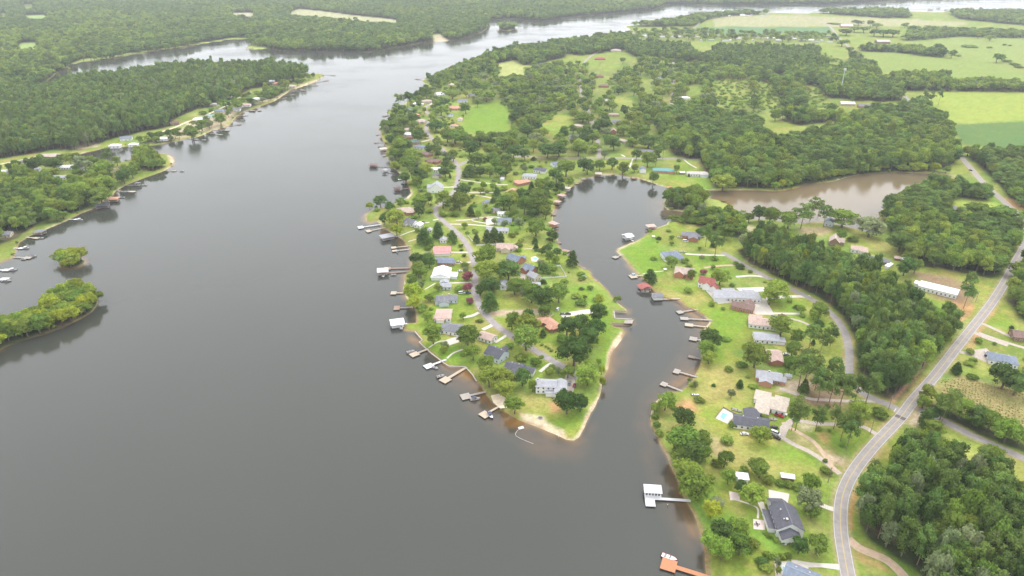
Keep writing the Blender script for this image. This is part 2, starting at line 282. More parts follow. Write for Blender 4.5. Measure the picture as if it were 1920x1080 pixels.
# ------------------------------------------------------------------ woods: (name, label, [kind weights], spacing m, crown m, height m, outline on the photograph)
WOODS = [
 ('north_wood','mixed',14.5,(12,18),(16,24),[(-700,-40),(2500,-40),(2500,-12)]+N_SHORE[::-1][1:]+[(20,176),(-300,200),(-700,220)]),
 ('lake_wood','pine',8.0,(7.5,11),(17,25),[(-260,215),(0,195),(40,179),(60,182),(90,173),(150,159),(220,151),(300,137),(400,131),(500,131),(580,139),(560,153),(520,160),(470,166),(440,186),(400,200),(370,204),(330,221),(318,238),(270,246),(205,262),(150,282),(100,281),(60,289),(0,297),(-260,320)]),
 ('left_bank_wood','mixed',9.5,(8,12),(12,19),[(-160,335),(40,332),(90,348),(112,358),(150,352),(172,384),(150,396),(110,403),(85,412),(55,430),(35,446),(0,458),(-160,480)]),
 ('left_bank_wood','broad',9.0,(8,12),(11,16),[(170,332),(213,327),(216,346),(205,362),(172,366)]),
 ('point_wood','broad',8.0,(8,12),(11,17),[(252,292),(280,290),(310,313),(288,322),(256,317)]),
 ('shore_wood','broad',8.5,(8,11),(10,16),[(258,270),(285,260),(315,254),(334,262),(300,269)]),
 ('lake_houses_wood','broad',14,(8,12),(11,17),[(370,240),(395,222),(440,205),(470,190),(520,170),(560,160),(540,170),(510,188),(470,203),(440,218),(415,236),(385,247)]),
 ('island_wood','yellow',6.5,(8,12),(12,18),[(184,571),(172,585),(120,613),(85,626),(55,634),(0,656),(-120,705),(-120,645),(0,618),(50,606),(80,591),(100,569),(122,553),(150,548),(178,556)]),
 ('islet_wood','yellow',5.0,(8,11),(8,11),[(109,493),(113,500),(130,504),(150,500),(161,492),(156,486),(135,484),(116,487)]),
 ('far_islet_wood','broad',14,(14,18),(14,18),[(936,52),(938,56),(950,57),(965,55),(966,51),(955,48),(941,48)]),
 ('bank_wood','mixed',12,(11,15),(15,22),[(900,116),(935,106),(968,98),(1003,90),(1045,84),(1085,80),(1130,72),(1180,68),(1195,82),(1170,95),(1120,100),(1060,108),(1000,122),(960,122)]),
 ('far_field_wood','broad',16,(14,20),(16,22),[(1525,24),(1600,24),(1700,23),(1705,34),(1660,34),(1600,30),(1560,27)]),
 ('far_field_wood','broad',16,(14,20),(16,22),[(1780,25),(1920,25),(2100,28),(2100,50),(1920,48),(1860,42),(1800,36)]),
 ('far_field_wood','broad',17,(14,20),(14,20),[(1180,50),(1240,44),(1300,34),(1340,28),(1400,25),(1440,27),(1380,30),(1330,36),(1300,50),(1260,50)]),
 ('far_field_wood','broad',15,(13,17),(14,18),[(1700,62),(1740,58),(1860,60),(1920,64),(2100,68),(2100,74),(1920,72),(1800,69),(1720,76),(1700,76)]),
 ('hedge_wood','broad',12,(11,14),(13,17),[(1608,93),(1650,90),(1720,95),(1770,100),(1772,106),(1730,106),(1680,98),(1620,97)]),
 ('plantation','pine',10.0,(9,12),(15,22),[(1185,86),(1300,93),(1440,96),(1560,98),(1605,118),(1640,132),(1600,148),(1560,142),(1480,138),(1440,142),(1380,126),(1300,116),(1200,110),(1172,97)]),
 ('ridge_wood','mixed',10.5,(10,14),(15,21),[(1480,136),(1600,134),(1650,140),(1645,154),(1680,164),(1692,188),(1640,192),(1560,184),(1500,166),(1470,150)]),
 ('field_edge_wood','mixed',10.5,(10,14),(16,20),[(1668,152),(1700,148),(1760,148),(1790,168),(1780,172),(1690,170)]),
 ('field_edge_wood','broad',11,(10,13),(13,16),[(1790,162),(1820,156),(1860,158),(1920,163),(2000,166),(2000,174),(1920,173),(1840,172),(1795,172)]),
 ('mid_wood','mixed',9.5,(10,14),(15,22),[(1220,218),(1290,214),(1400,228),(1440,240),(1500,250),(1440,262),(1470,268),(1560,250),(1680,255),(1780,272),(1800,290),(1780,316),(1700,318),(1590,326),(1520,340),(1480,350),(1440,354),(1340,352),(1325,330),(1312,302),(1262,292),(1236,252)]),
 ('tower_wood','mixed',10,(10,14),(14,20),[(1445,155),(1475,152),(1512,178),(1512,198),(1480,204),(1450,200),(1440,180)]),
 ('pasture_edge_wood','mixed',10,(10,14),(15,20),[(1560,224),(1640,212),(1700,205),(1730,195),(1745,215),(1770,240),(1790,262),(1700,258),(1620,248),(1580,242)]),
 ('hill_wood','mixed',11.5,(10,14),(14,20),[(1460,222),(1500,216),(1560,214),(1600,212),(1560,228),(1500,236),(1465,238)]),
 ('scattered_wood','broad',24,(11,16),(12,18),[(830,142),(900,118),(1000,126),(1180,112),(1300,122),(1420,132),(1462,150),(1438,212),(1230,215),(1205,270),(1140,290),(1070,290),(960,288),(890,282),(880,268),(945,250),(960,200),(930,200),(870,190),(880,150)]),
 ('scattered_wood','broad',18,(11,15),(13,19),[(1270,130),(1420,134),(1460,152),(1440,212),(1290,205),(1270,170)]),
 ('pond_wood','mixed',9.0,(9,13),(13,18),[(1652,410),(1668,392),(1702,368),(1742,354),(1800,352),(1858,368),(1852,378),(1800,372),(1780,382),(1780,402),(1800,414),(1850,424),(1880,416),(1903,432),(1908,455),(1902,476),(1888,505),(1860,522),(1800,512),(1760,502),(1705,500),(1690,480),(1680,450)]),
 ('road_wood','mixed',9.5,(9,13),(13,18),[(1812,292),(1920,290),(2060,300),(2060,420),(1935,400),(1900,380),(1872,346),(1838,312)]),
 ('road_wood','broad',9.0,(9,13),(13,18),[(1900,515),(1935,485),(2040,500),(2040,640),(1940,608),(1905,590),(1885,560)]),
 ('road_wood','mixed',9.0,(9,12),(13,17),[(1905,400),(1960,395),(1960,440),(1935,440),(1925,415)]),
 ('big_wood','tall',6.6,(6.5,10),(16,24),[(1382,470),(1415,450),(1470,462),(1540,492),(1600,512),(1655,540),(1690,566),(1728,600),(1775,612),(1786,628),(1762,655),(1728,695),(1700,738),(1684,750),(1660,748),(1636,738),(1612,712),(1606,680),(1606,645),(1594,618),(1572,585),(1535,558),(1490,536),(1440,512),(1402,492)]),
 ('corner_wood','pine',6.4,(6.5,9.5),(16,23),[(1632,912),(1650,884),(1690,858),(1740,862),(1800,896),(1860,932),(1910,964),(1990,1020),(2040,1230),(1740,1230),(1735,1095),(1700,1060),(1660,1030),(1625,1012),(1612,985),(1612,945)]),
 ('pond_bank_wood','yellow',8,(8,11),(8,12),[(1445,358),(1500,348),(1560,338),(1600,330),(1660,322),(1740,322),(1780,325),(1740,318),(1640,318),(1560,328),(1480,345)]),
 ('spit_wood','broad',8.0,(9,12),(12,18),[(1246,385),(1255,392),(1285,395),(1315,393),(1322,375),(1300,367),(1268,369),(1250,377)]),
 ('lane_wood','mixed',9,(9,12),(12,17),[(1262,412),(1320,410),(1370,414),(1395,430),(1400,450),(1375,445),(1330,425),(1290,420)]),
 ('hedgerow','mixed',7.5,(7,10),(9,15),[(1738,758),(1760,752),(1800,778),(1850,800),(1920,832),(2020,880),(2020,900),(1920,848),(1850,820),(1790,795),(1752,778)]),
 ('scrub','bush',7.0,(5,9),(3,6),[(935,150),(965,140),(1010,150),(1050,150),(1080,160),(1082,185),(1060,200),(1030,225),(990,250),(960,250),(955,205),(940,195)]),
 ('scrub','bush',13.0,(4,8),(2,4.5),[(1335,150),(1405,150),(1415,195),(1345,205)]),
 ('scrub','bush',13.0,(4,8),(2,4.5),[(1420,150),(1450,158),(1472,205),(1445,212),(1425,190)]),
 ('scrub','bush',13.0,(4,8),(2,4.5),[(1508,158),(1535,162),(1555,190),(1548,206),(1515,206)]),
 ('garden','garden',15.5,(3,8),(2.2,7),[(690,400),(740,330),(725,240),(800,170),(900,200),(950,260),(1080,310),(1060,350),(1035,400),(1045,460),(1100,520),(1130,560),(1100,600),(1130,680),(1080,780),(1000,760),(900,720),(800,640),(785,560),(770,470)]),
 ('garden','garden',20,(2.5,7),(2,5.5),[(1240,430),(1340,440),(1440,530),(1580,620),(1590,720),(1660,770),(1570,880),(1560,950),(1500,1060),(1380,1060),(1290,900),(1240,780),(1330,640),(1290,560),(1210,500)]),
 ('garden','garden',17,(3,7),(2,6),[(1720,740),(1790,650),(1850,600),(1930,600),(1930,720),(1800,700)]),
 ('shore_gardens','broad',17,(7,12),(8,15),[(722,225),(770,190),(800,165),(850,140),(900,125),(905,150),(880,175),(830,185),(820,220),(810,250),(840,285),(850,310),(800,320),(750,325),(728,295)]),
 ('left_gardens','broad',17,(7,12),(9,15),[(60,300),(130,298),(215,308),(235,318),(300,318),(235,345),(180,385),(90,425),(30,460),(0,470),(0,330)]),
 ('left_gardens','broad',19,(7,12),(9,15),[(330,262),(360,225),(420,195),(480,172),(560,150),(596,146),(550,165),(500,192),(440,215),(425,235),(380,248)]),
 ('north_shore_wood','broad',11,(9,13),(11,17),[(800,152),(845,134),(890,116),(960,98),(978,108),(935,116),(905,135),(880,142),(850,150),(818,166)]),
 ('park_trees','broad',30,(12,17),(12,17),[(1180,62),(1270,56),(1420,64),(1570,66),(1580,80),(1440,80),(1280,76),(1190,76)]),
 ('scrub','bush',13.0,(4,8),(2,5),[(1130,150),(1180,140),(1200,165),(1170,175),(1140,170)]),
 ('scrub','bush',13.0,(4,8),(2,5),[(1330,180),(1420,185),(1440,215),(1360,215),(1320,200)]),
 ('scrub','bush',14.0,(5,9),(3,7),[(1440,160),(1500,195),(1540,200),(1560,205),(1500,215),(1440,212)]),
 ('scrub','bush',14.0,(5,9),(4,7),[(1540,100),(1600,120),(1600,135),(1560,118),(1530,105)]),
]
WOODW = [Ga(w[5], 1.0) for w in WOODS]
CLEAR = [Ga(p, 1.0) for p in (
 [(1335,150),(1405,150),(1415,195),(1345,205)],[(1420,150),(1450,158),(1472,205),(1445,212),(1425,190)],[(1508,158),(1535,162),(1555,190),(1548,206),(1515,206)],[(1535,92),(1575,98),(1598,120),(1560,124),(1535,108)],[(1430,225),(1455,222),(1522,243),(1440,256)],[(1200,150),(1225,148),(1228,168),(1205,172)],[(1150,180),(1185,175),(1190,200),(1155,205)],[(975,255),(1000,252),(1010,275),(980,280)],[(1100,118),(1120,112),(1125,128),(1105,132)],
 [(120,126),(150,117),(250,101),(380,81),(440,73),(472,80),(458,93),(500,94),(498,89),(470,86),(462,70),(440,70),(300,92),(150,112)],
 [(38,36),(50,28),(96,28),(80,36)],[(28,92),(40,80),(75,80),(66,94)],[(430,24),(478,24),(475,32),(440,31)],[(535,28),(560,16),(600,20),(660,28),(720,34),(760,40),(740,43),(680,40),(620,33),(560,29)],
 [(808,64),(826,62),(842,77),(815,80)],[(0,24),(15,24),(10,34),(0,34)],[(40,8),(65,8),(62,16),(45,18)],
 [(865,240),(880,205),(900,192),(945,190),(958,205),(952,248),(900,250)],[(1008,222),(1030,216),(1065,210),(1080,228),(1068,252),(1040,255),(1010,240)],
 [(930,120),(965,112),(985,125),(985,145),(935,140)],[(1118,128),(1140,110),(1168,112),(1165,125),(1135,135)],[(1120,138),(1150,145),(1150,165),(1115,170)],[(1290,160),(1312,156),(1322,172),(1300,180),(1285,178)],
 [(1290,84),(1330,84),(1345,95),(1310,98)],[(1060,100),(1085,104),(1085,115),(1058,112)],[(1170,105),(1200,108),(1195,118),(1168,116)],[(1570,190),(1640,188),(1640,205),(1570,212)],
 [(1440,250),(1520,243),(1520,250),(1440,258)],[(1430,222),(1455,225),(1450,242),(1425,240)])]
# ground cover patches: (colour, edge softness m, outline)
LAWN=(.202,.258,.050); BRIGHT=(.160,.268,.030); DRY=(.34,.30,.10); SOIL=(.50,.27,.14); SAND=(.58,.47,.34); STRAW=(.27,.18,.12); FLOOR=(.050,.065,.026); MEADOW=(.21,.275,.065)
COVER = [(MEADOW,6,[(1615,95),(1730,104),(1800,108),(1840,112),(1920,135),(2200,170),(2200,190),(1920,152),(1800,148),(1690,146),(1640,128)]),
 ((.225,.285,.075),6,[(1700,70),(1920,66),(2200,70),(2200,150),(1920,130),(1800,106),(1720,95)]),
 ((.275,.335,.06),5,[(1732,172),(1920,174),(2200,180),(2200,245),(1920,226),(1780,232),(1740,205)]),
 ((.085,.165,.045),3,[(1786,234),(1920,228),(2200,240),(2200,300),(1920,284),(1805,270)]),
 ((.36,.34,.19),5,[(1335,30),(1500,28),(1600,33),(1720,36),(1810,42),(1812,48),(1640,49),(1556,50),(1340,50)]),
 ((.10,.21,.10),4,[(1280,52),(1340,50),(1556,51),(1562,63),(1400,63),(1290,58)]),
 ((.33,.26,.12),3,[(1752,705),(1775,698),(1810,707),(1920,735),(2100,780),(2100,850),(1920,800),(1860,795),(1800,775),(1765,750)]),
 ((.16,.28,.05),3,[(1745,722),(1762,698),(1790,702),(1770,720)]),
 ((.40,.42,.11),5,[(1770,815),(1830,840),(1900,872),(1890,895),(1840,890),(1790,858)]),
 (DRY,4,[(1640,905),(1640,870),(1600,930)]),
 (BRIGHT,6,[(862,245),(880,205),(905,192),(946,190),(956,206),(952,248)]),
 ((.38,.40,.14),5,[(928,122),(965,112),(988,125),(985,147),(935,142)]),
 (BRIGHT,4,[(1055,545),(1075,530),(1105,540),(1130,570),(1145,590),(1150,640),(1140,690),(1120,690),(1125,640),(1100,560)]),
 (BRIGHT,3,[(960,790),(990,770),(1040,790),(1090,775),(1085,800),(1070,808),(1030,795)]),
 (DRY,5,[(975,735),(1040,745),(1045,770),(1000,775),(975,760)]),
 (SOIL,2.5,[(1028,755),(1045,750),(1050,770),(1035,772)]),
 (BRIGHT,5,[(770,640),(850,640),(880,690),(840,685),(800,650)]),
 (SOIL,2,[(765,625),(782,622),(793,638),(780,636)]),
 (BRIGHT,4,[(1165,470),(1230,440),(1240,480),(1250,520),(1205,515)]),
 (BRIGHT,6,[(1220,530),(1300,540),(1330,600),(1350,680),(1400,620),(1400,580),(1340,570)]),
 (BRIGHT,4,[(1280,475),(1365,478),(1370,495),(1310,498)]),
 (DRY,7,[(1240,545),(1290,550),(1330,560),(1300,570),(1250,560)]),
 (DRY,9,[(1320,680),(1380,690),(1400,740),(1330,760),(1290,750)]),
 (DRY,8,[(1235,790),(1330,800),(1430,850),(1540,890),(1400,880),(1300,840)]),
 (SOIL,4,[(1268,760),(1300,750),(1310,768),(1280,775)]),
 ((.40,.33,.17),4,[(1325,815),(1345,818),(1360,850),(1350,860),(1335,840)]),
 (STRAW,5,[(1470,715),(1540,700),(1600,735),(1560,765),(1500,755)]),
 ((.52,.42,.30),3,[(1470,712),(1520,715),(1500,740),(1460,733)]),
 (STRAW,4,[(1500,750),(1580,740),(1590,765),(1540,770)]),
 ((.40,.32,.16),6,[(1470,825),(1500,810),(1560,850),(1600,865),(1570,880),(1510,840)]),
 (SOIL,3,[(1535,810),(1550,815),(1550,832),(1538,825)]),((.6,.48,.36),2,[(1500,795),(1525,797),(1520,808),(1502,805)]),
 ((.6,.45,.33),3,[(1550,850),(1580,860),(1575,870),(1555,868)]),
 (SOIL,2.2,[(1782,564),(1806,557),(1828,572),(1822,592),(1800,606),(1786,600)]),
 ((.48,.30,.17),1.4,[(1662,760),(1690,728),(1740,665),(1790,600),(1797,603),(1745,670),(1697,733),(1672,760)]),
 ((.50,.24,.10),1.6,[(1594,995),(1592,960),(1600,925),(1614,905),(1616,910),(1604,930),(1598,962),(1599,992)]),
 (SOIL,2,[(1812,655),(1830,620),(1850,590),(1864,573),(1871,574),(1850,600),(1835,630),(1820,658)]),
 ((.55,.42,.32),2,[(1715,765),(1735,760),(1755,778),(1745,790),(1712,800),(1700,795)]),
 (SOIL,2,[(1612,1040),(1640,1052),(1665,1070),(1640,1060),(1615,1050)]),
 (STRAW,6,[(1700,508),(1790,520),(1830,560),(1800,568),(1760,560),(1720,520)]),
 (DRY,6,[(1620,450),(1670,455),(1680,475),(1640,470)]),
 ((.45,.33,.2),5,[(1495,425),(1555,425),(1550,440),(1510,450)]),
 ((.52,.45,.32),3,[(1388,424),(1410,422),(1412,432),(1392,436)]),
 ((.33,.40,.08),4,[(1785,368),(1850,375),(1875,385),(1870,395),(1830,402),(1795,400),(1786,385)]),
 (SOIL,3,[(1880,370),(1925,380),(1925,395),(1890,388)]),
 ((.55,.45,.33),3,[(905,585),(960,582),(1020,580),(1035,588),(1000,592),(910,594)]),
 (SAND,2.0,[(975,775),(1000,776),(1010,778),(1022,780),(1026,790),(1040,800),(1056,806),(1062,822),(1045,816),(1010,800),(980,790)]),
 (SAND,1.2,[(1080,818),(1092,800),(1098,780),(1110,758),(1124,742),(1118,765),(1106,792),(1095,815)]),
 ((.66,.5,.36),1.5,[(1136,690),(1140,660),(1150,640),(1165,622),(1172,625),(1160,645),(1148,665),(1142,695)]),
 (SAND,1.5,[(716,430),(726,429),(737,437),(735,440)]),(SAND,1.5,[(742,443),(752,446),(762,460),(758,460)]),(SAND,1.3,[(768,470),(773,480),(773,500),(768,500)]),
 (SAND,1.5,[(773,578),(780,580),(783,600),(778,606)]),(SAND,1.5,[(760,360),(771,356),(775,362),(765,374)]),
 (SAND,1.5,[(1155,466),(1160,462),(1200,448),(1198,451),(1160,470),(1172,482),(1190,504),(1200,516),(1194,514),(1175,494)]),
 (SAND,2,[(315,292),(328,298),(326,306),(318,304)]),(SAND,1.2,[(150,400),(180,387),(188,381),(182,392),(156,402)]),(SAND,1.2,[(215,357),(305,321),(308,323),(222,360)]),
 (SAND,3,[(395,240),(432,232),(430,240),(398,246)]),(SAND,3,[(545,168),(590,150),(600,148),(592,156),(550,172)]),(SAND,3,[(345,230),(380,222),(390,228),(350,240)]),
 ((.52,.42,.27),5,[(300,262),(345,238),(372,226),(430,205),(460,195),(440,212),(425,232),(385,246),(340,260)]),((.50,.42,.26),4,[(470,196),(520,180),(560,160),(596,148),(560,166),(520,186)]),
 (SAND,3,[(812,66),(826,64),(842,77),(815,80)]),((.55,.45,.3),4,[(120,270),(175,268),(190,275),(140,280)]),
 ((.42,.40,.24),12,[(535,28),(560,16),(600,20),(660,28),(720,34),(760,40),(740,43),(680,40),(620,33),(560,29)]),
 ((.30,.42,.15),8,[(38,36),(50,28),(96,28),(80,36)]),((.32,.44,.14),6,[(28,92),(40,80),(75,80),(66,94)]),((.5,.45,.33),8,[(430,24),(478,24),(475,32),(440,31)]),
 ((.36,.42,.12),5,[(120,126),(150,118),(250,102),(380,82),(440,74),(470,82),(460,92),(500,93),(500,88),(440,70),(300,92),(150,112)]),
 ((.33,.37,.10),4,[(1322,373),(1346,376),(1368,386),(1368,392),(1330,396)])]
SHALLOW = [Ga(p, 0) for p in ([(880,760),(975,790),(1060,830),(1090,820),(1110,800),(1080,860),(1000,850),(930,800)],[(800,655),(870,690),(905,730),(935,765),(880,750),(830,705)],[(1290,570),(1320,590),(1318,650),(1300,700),(1255,735),(1220,760),(1215,800),(1270,940),(1320,1050),(1320,1090),(1270,1000),(1230,900),(1200,800),(1210,740),(1270,690),(1290,640)],[(1140,690),(1175,630),(1190,640),(1160,700),(1130,740)])]
AMBER = [Ga(p, 0) for p in ([(868,692),(886,703),(905,728),(925,757),(940,768),(928,772),(900,748),(876,718),(856,702)],[(1246,848),(1275,915),(1302,971),(1320,1016),(1304,1004),(1282,962),(1256,900)],[(714,431),(740,443),(747,452),(720,446)],[(745,447),(762,465),(752,464)],[(762,624),(792,640),(784,648),(764,636)],[(930,765),(975,790),(988,803),(950,796)],[(1255,560),(1290,575),(1330,605),(1320,612),(1290,590),(1262,572)],[(1262,735),(1300,710),(1310,690),(1296,694),(1265,720)])]
MUDDY = Ga([(1330,352),(1420,355),(1500,345),(1620,320),(1800,325),(1760,345),(1680,385),(1650,410),(1560,425),(1400,420),(1300,412),(1250,400),(1240,380),(1320,372)], 0)

# ------------------------------------------------------------------ the ground and the lake: one fan of vertices, finer near the viewer
def fan():
    az = np.concatenate([np.linspace(-180, -60, 13)[:-1], np.linspace(-60, -50, 20)[:-1], np.linspace(-50, 50, 900), np.linspace(50, 60, 20)[1:], np.linspace(60, 180, 13)[1:]])
    dep = np.concatenate([np.array([85, 75, 66, 60.]), np.linspace(57, 3.6, 560), np.array([3.3, 3.0, 2.6, 2.2, 1.8, 1.4, 1.1])])
    r = CAM_H/np.tan(np.radians(dep)); A, R = np.meshgrid(np.radians(az), r); return np.stack([(R*np.sin(A)).ravel(), (R*np.cos(A)).ravel()], 1), len(r), len(az)
def grid_mesh(name, P, z, nr, na, keep, mats, attrs):
    idx = np.arange(nr*na).reshape(nr, na)
    q = np.stack([idx[:-1, :-1], idx[:-1, 1:], idx[1:, 1:], idx[1:, :-1]], -1).reshape(-1, 4)
    if keep is not None: q = q[keep[q].any(1)]
    used = np.unique(q); mp = np.full(nr*na, -1); mp[used] = np.arange(len(used)); q = mp[q]
    me = bpy.data.meshes.new(name); me.vertices.add(len(used)); me.loops.add(q.size); me.polygons.add(len(q))
    me.vertices.foreach_set('co', np.column_stack([P[used], z[used]]).astype(np.float32).ravel())
    me.loops.foreach_set('vertex_index', q.astype(np.int32).ravel()); me.polygons.foreach_set('loop_start', np.arange(0, q.size, 4, dtype=np.int32))
    me.polygons.foreach_set('use_smooth', np.ones(len(q), bool)); me.update(calc_edges=True)
    for k, (tp, v) in attrs.items():
        a = me.attributes.new(k, tp, 'POINT')
        if tp == 'FLOAT': a.data.foreach_set('value', v[used].astype(np.float32))
        else: a.data.foreach_set('color', np.column_stack([v[used], np.ones(len(used))]).astype(np.float32).ravel())
    for m in mats: me.materials.append(m)
    return link(name, me)
P, NR, NA = fan(); X, Y = P[:,0], P[:,1]
n_big = vnoise(X, Y, 60, 1); n_mid = vnoise(X, Y, 14, 2); n_small = vnoise(X, Y, 4.5, 3)
jit = (vnoise(X, Y, 9, 5, 2)-.5)*2.2
SDL = np.full(len(P), -60.0)
for L_ in LANDS: SDL = np.maximum(SDL, polysd(P, L_, 60.0))
SDJ = SDL+jit*np.where(SDL > -5, .6, 0)
land_z = np.clip(SDJ*.32, -2.5, 1.0)
def mixc(c, col, w): return c*(1-w[:,None])+np.asarray(col)[None,:]*w[:,None]
C_ = np.tile(np.asarray(LAWN), (len(P), 1))
C_ = mixc(C_, BRIGHT, sstep(.45, .75, n_big)*.6); C_ = mixc(C_, DRY, sstep(.52, .72, n_mid)*.55); C_ = mixc(C_, (.30,.33,.09), sstep(.5, .8, vnoise(X, Y, 35, 8))*.5)
cell = hash2(np.floor((X*.92+Y*.39)/34).astype(np.int64), np.floor((Y*.92-X*.39)/46).astype(np.int64), 5); near_ = (np.hypot(X, Y) < 1500)*(SDL > 0)
C_ *= (1+near_*(cell-.5)*.26)[:,None]; C_[:,0] *= 1+near_*(hash2(np.floor((X*.92+Y*.39)/34).astype(np.int64), np.floor((Y*.92-X*.39)/46).astype(np.int64), 9)-.5)*.25
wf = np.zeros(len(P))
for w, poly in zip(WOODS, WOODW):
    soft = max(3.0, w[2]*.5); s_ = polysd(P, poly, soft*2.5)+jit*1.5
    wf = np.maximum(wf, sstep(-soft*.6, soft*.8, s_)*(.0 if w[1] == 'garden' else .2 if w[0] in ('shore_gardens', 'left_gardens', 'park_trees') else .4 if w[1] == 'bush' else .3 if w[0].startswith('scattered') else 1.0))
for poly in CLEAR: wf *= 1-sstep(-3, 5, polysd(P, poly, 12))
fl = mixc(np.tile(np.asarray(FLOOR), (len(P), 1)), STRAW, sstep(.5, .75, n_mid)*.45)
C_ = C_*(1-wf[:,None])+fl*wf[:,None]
for col, soft, poly in COVER:
    w = sstep(-soft, soft, polysd(P, Ga(poly), soft*3)+jit*soft*.45)
    C_ = mixc(C_, col, w*np.clip(.72+.5*(n_small-.3), 0, 1))
# bare soil where roads run through grass
for nm, (wd, pts) in ROADS.items():
    d = segdist(P, smooth_line([G(*p) for p in pts], 4), False, 14); C_ = mixc(C_, (.40,.31,.18), sstep(wd*.5+2.6, wd*.5+.3, d+jit)*.55)
# bank: bare sand and red clay just above the water
bank = sstep(2.6, .3, SDJ+4.0*(n_mid-.45))*(SDL > -6)*(1-.88*wf)
bs = sstep(.45, .62, vnoise(X, Y, 30, 41))
C_ = C_*(1-bank[:,None]*.85)+(np.asarray((.27,.185,.10))[None,:]*(1-bs[:,None])+np.asarray((.56,.45,.31))[None,:]*bs[:,None])*bank[:,None]*.85
C_ *= (.86+.28*n_small)[:,None]
gm = bpy.data.materials.new('ground'); gm.use_nodes = True; n = gm.node_tree.nodes; l = gm.node_tree.links; b = n['Principled BSDF']
b.inputs['Roughness'].default_value = .95; b.inputs['Specular IOR Level'].default_value = .1
at = n.new('ShaderNodeAttribute'); at.attribute_name = 'cover'; tc = n.new('ShaderNodeTexCoord')
hv = n.new('ShaderNodeHueSaturation'); l.new(at.outputs['Color'], hv.inputs['Color'])
n1 = n.new('ShaderNodeTexNoise'); n1.inputs['Scale'].default_value = .55; n1.inputs['Detail'].default_value = 6; n1.inputs['Roughness'].default_value = .7
l.new(tc.outputs['Object'], n1.inputs['Vector']); mr = n.new('ShaderNodeMapRange'); mr.inputs[1].default_value = .3; mr.inputs[2].default_value = .7; mr.inputs[3].default_value = .72; mr.inputs[4].default_value = 1.28
l.new(n1.outputs[0], mr.inputs[0]); l.new(mr.outputs[0], hv.inputs['Value'])
n2 = n.new('ShaderNodeTexNoise'); n2.inputs['Scale'].default_value = .08; n2.inputs['Detail'].default_value = 5; l.new(tc.outputs['Object'], n2.inputs['Vector'])
m2 = n.new('ShaderNodeMapRange'); m2.inputs[1].default_value = .3; m2.inputs[2].default_value = .7; m2.inputs[3].default_value = .485; m2.inputs[4].default_value = .512
l.new(n2.outputs[0], m2.inputs[0]); l.new(m2.outputs[0], hv.inputs['Hue']); l.new(hv.outputs[0], b.inputs['Base Color'])
bp = n.new('ShaderNodeBump'); bp.inputs['Strength'].default_value = .5; bp.inputs['Distance'].default_value = .25; l.new(n1.outputs[0], bp.inputs['Height']); l.new(bp.outputs[0], b.inputs['Normal'])
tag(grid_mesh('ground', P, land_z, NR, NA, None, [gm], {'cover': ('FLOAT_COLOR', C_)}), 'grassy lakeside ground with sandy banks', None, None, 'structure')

# water: silty grey-brown, bed showing through the shallows
shal = sstep(-7, .5, SDJ+5*(n_mid-.55)); ext = np.zeros(len(P))
for poly in SHALLOW: ext = np.maximum(ext, sstep(-8, 8, polysd(P, poly, 20)+jit*2)*np.clip(.45+1.1*(n_mid-.35), 0, 1))
mud = sstep(-25, 25, polysd(P, MUDDY, 60))
Wc = np.tile(np.asarray((.047,.049,.041)), (len(P), 1))
Wc = mixc(Wc, (.205,.150,.085), mud*(.6+.4*n_big)); Wc = mixc(Wc, (.125,.080,.048), ext*.85)
Wc = mixc(Wc, (.21,.115,.035), shal*sstep(.42, .68, vnoise(X, Y, 40, 77))*.8); Wc = mixc(Wc, (.26,.18,.10), sstep(-1.6, .3, SDJ)*.6)
for poly in AMBER: Wc = mixc(Wc, (.235,.120,.030), sstep(-3.5, 4, polysd(P, poly, 12)+jit*1.6)*np.clip(.35+1.3*(n_mid-.3), 0, 1))
Wc *= (.95+.1*vnoise(X, Y, 90, 31))[:,None]
wm = bpy.data.materials.new('lake_water'); wm.use_nodes = True; n = wm.node_tree.nodes; l = wm.node_tree.links; b = n['Principled BSDF']
at = n.new('ShaderNodeAttribute'); at.attribute_name = 'silt'; l.new(at.outputs['Color'], b.inputs['Base Color'])
b.inputs['Roughness'].default_value = .06; b.inputs['IOR'].default_value = 1.45; b.inputs['Specular IOR Level'].default_value = .5
tc = n.new('ShaderNodeTexCoord'); mp = n.new('ShaderNodeMapping'); mp.inputs['Scale'].default_value = (.5, 1.3, 1); mp.inputs['Rotation'].default_value = (0, 0, .5)
l.new(tc.outputs['Object'], mp.inputs[0]); n1 = n.new('ShaderNodeTexNoise'); n1.inputs['Scale'].default_value = .55; n1.inputs['Detail'].default_value = 5; l.new(mp.outputs[0], n1.inputs['Vector'])
n2 = n.new('ShaderNodeTexNoise'); n2.inputs['Scale'].default_value = .009; n2.inputs['Detail'].default_value = 5; l.new(tc.outputs['Object'], n2.inputs['Vector'])
m2 = n.new('ShaderNodeMapRange'); m2.inputs[1].default_value = .35; m2.inputs[2].default_value = .65; m2.inputs[3].default_value = .04; m2.inputs[4].default_value = .22; l.new(n2.outputs[0], m2.inputs[0])
m3 = n.new('ShaderNodeMapRange'); m3.inputs[1].default_value = .35; m3.inputs[2].default_value = .65; m3.inputs[3].default_value = .05; m3.inputs[4].default_value = .20; l.new(n2.outputs[0], m3.inputs[0]); l.new(m3.outputs[0], b.inputs['Roughness'])
bp = n.new('ShaderNodeBump'); bp.inputs['Distance'].default_value = .22; l.new(m2.outputs[0], bp.inputs['Strength']); l.new(n1.outputs[0], bp.inputs['Height']); l.new(bp.outputs[0], b.inputs['Normal'])
tag(grid_mesh('lake_water', P, np.zeros(len(P)), NR, NA, SDL < 5, [wm], {'silt': ('FLOAT_COLOR', Wc)}), 'calm grey brown lake water', None, None, 'structure')

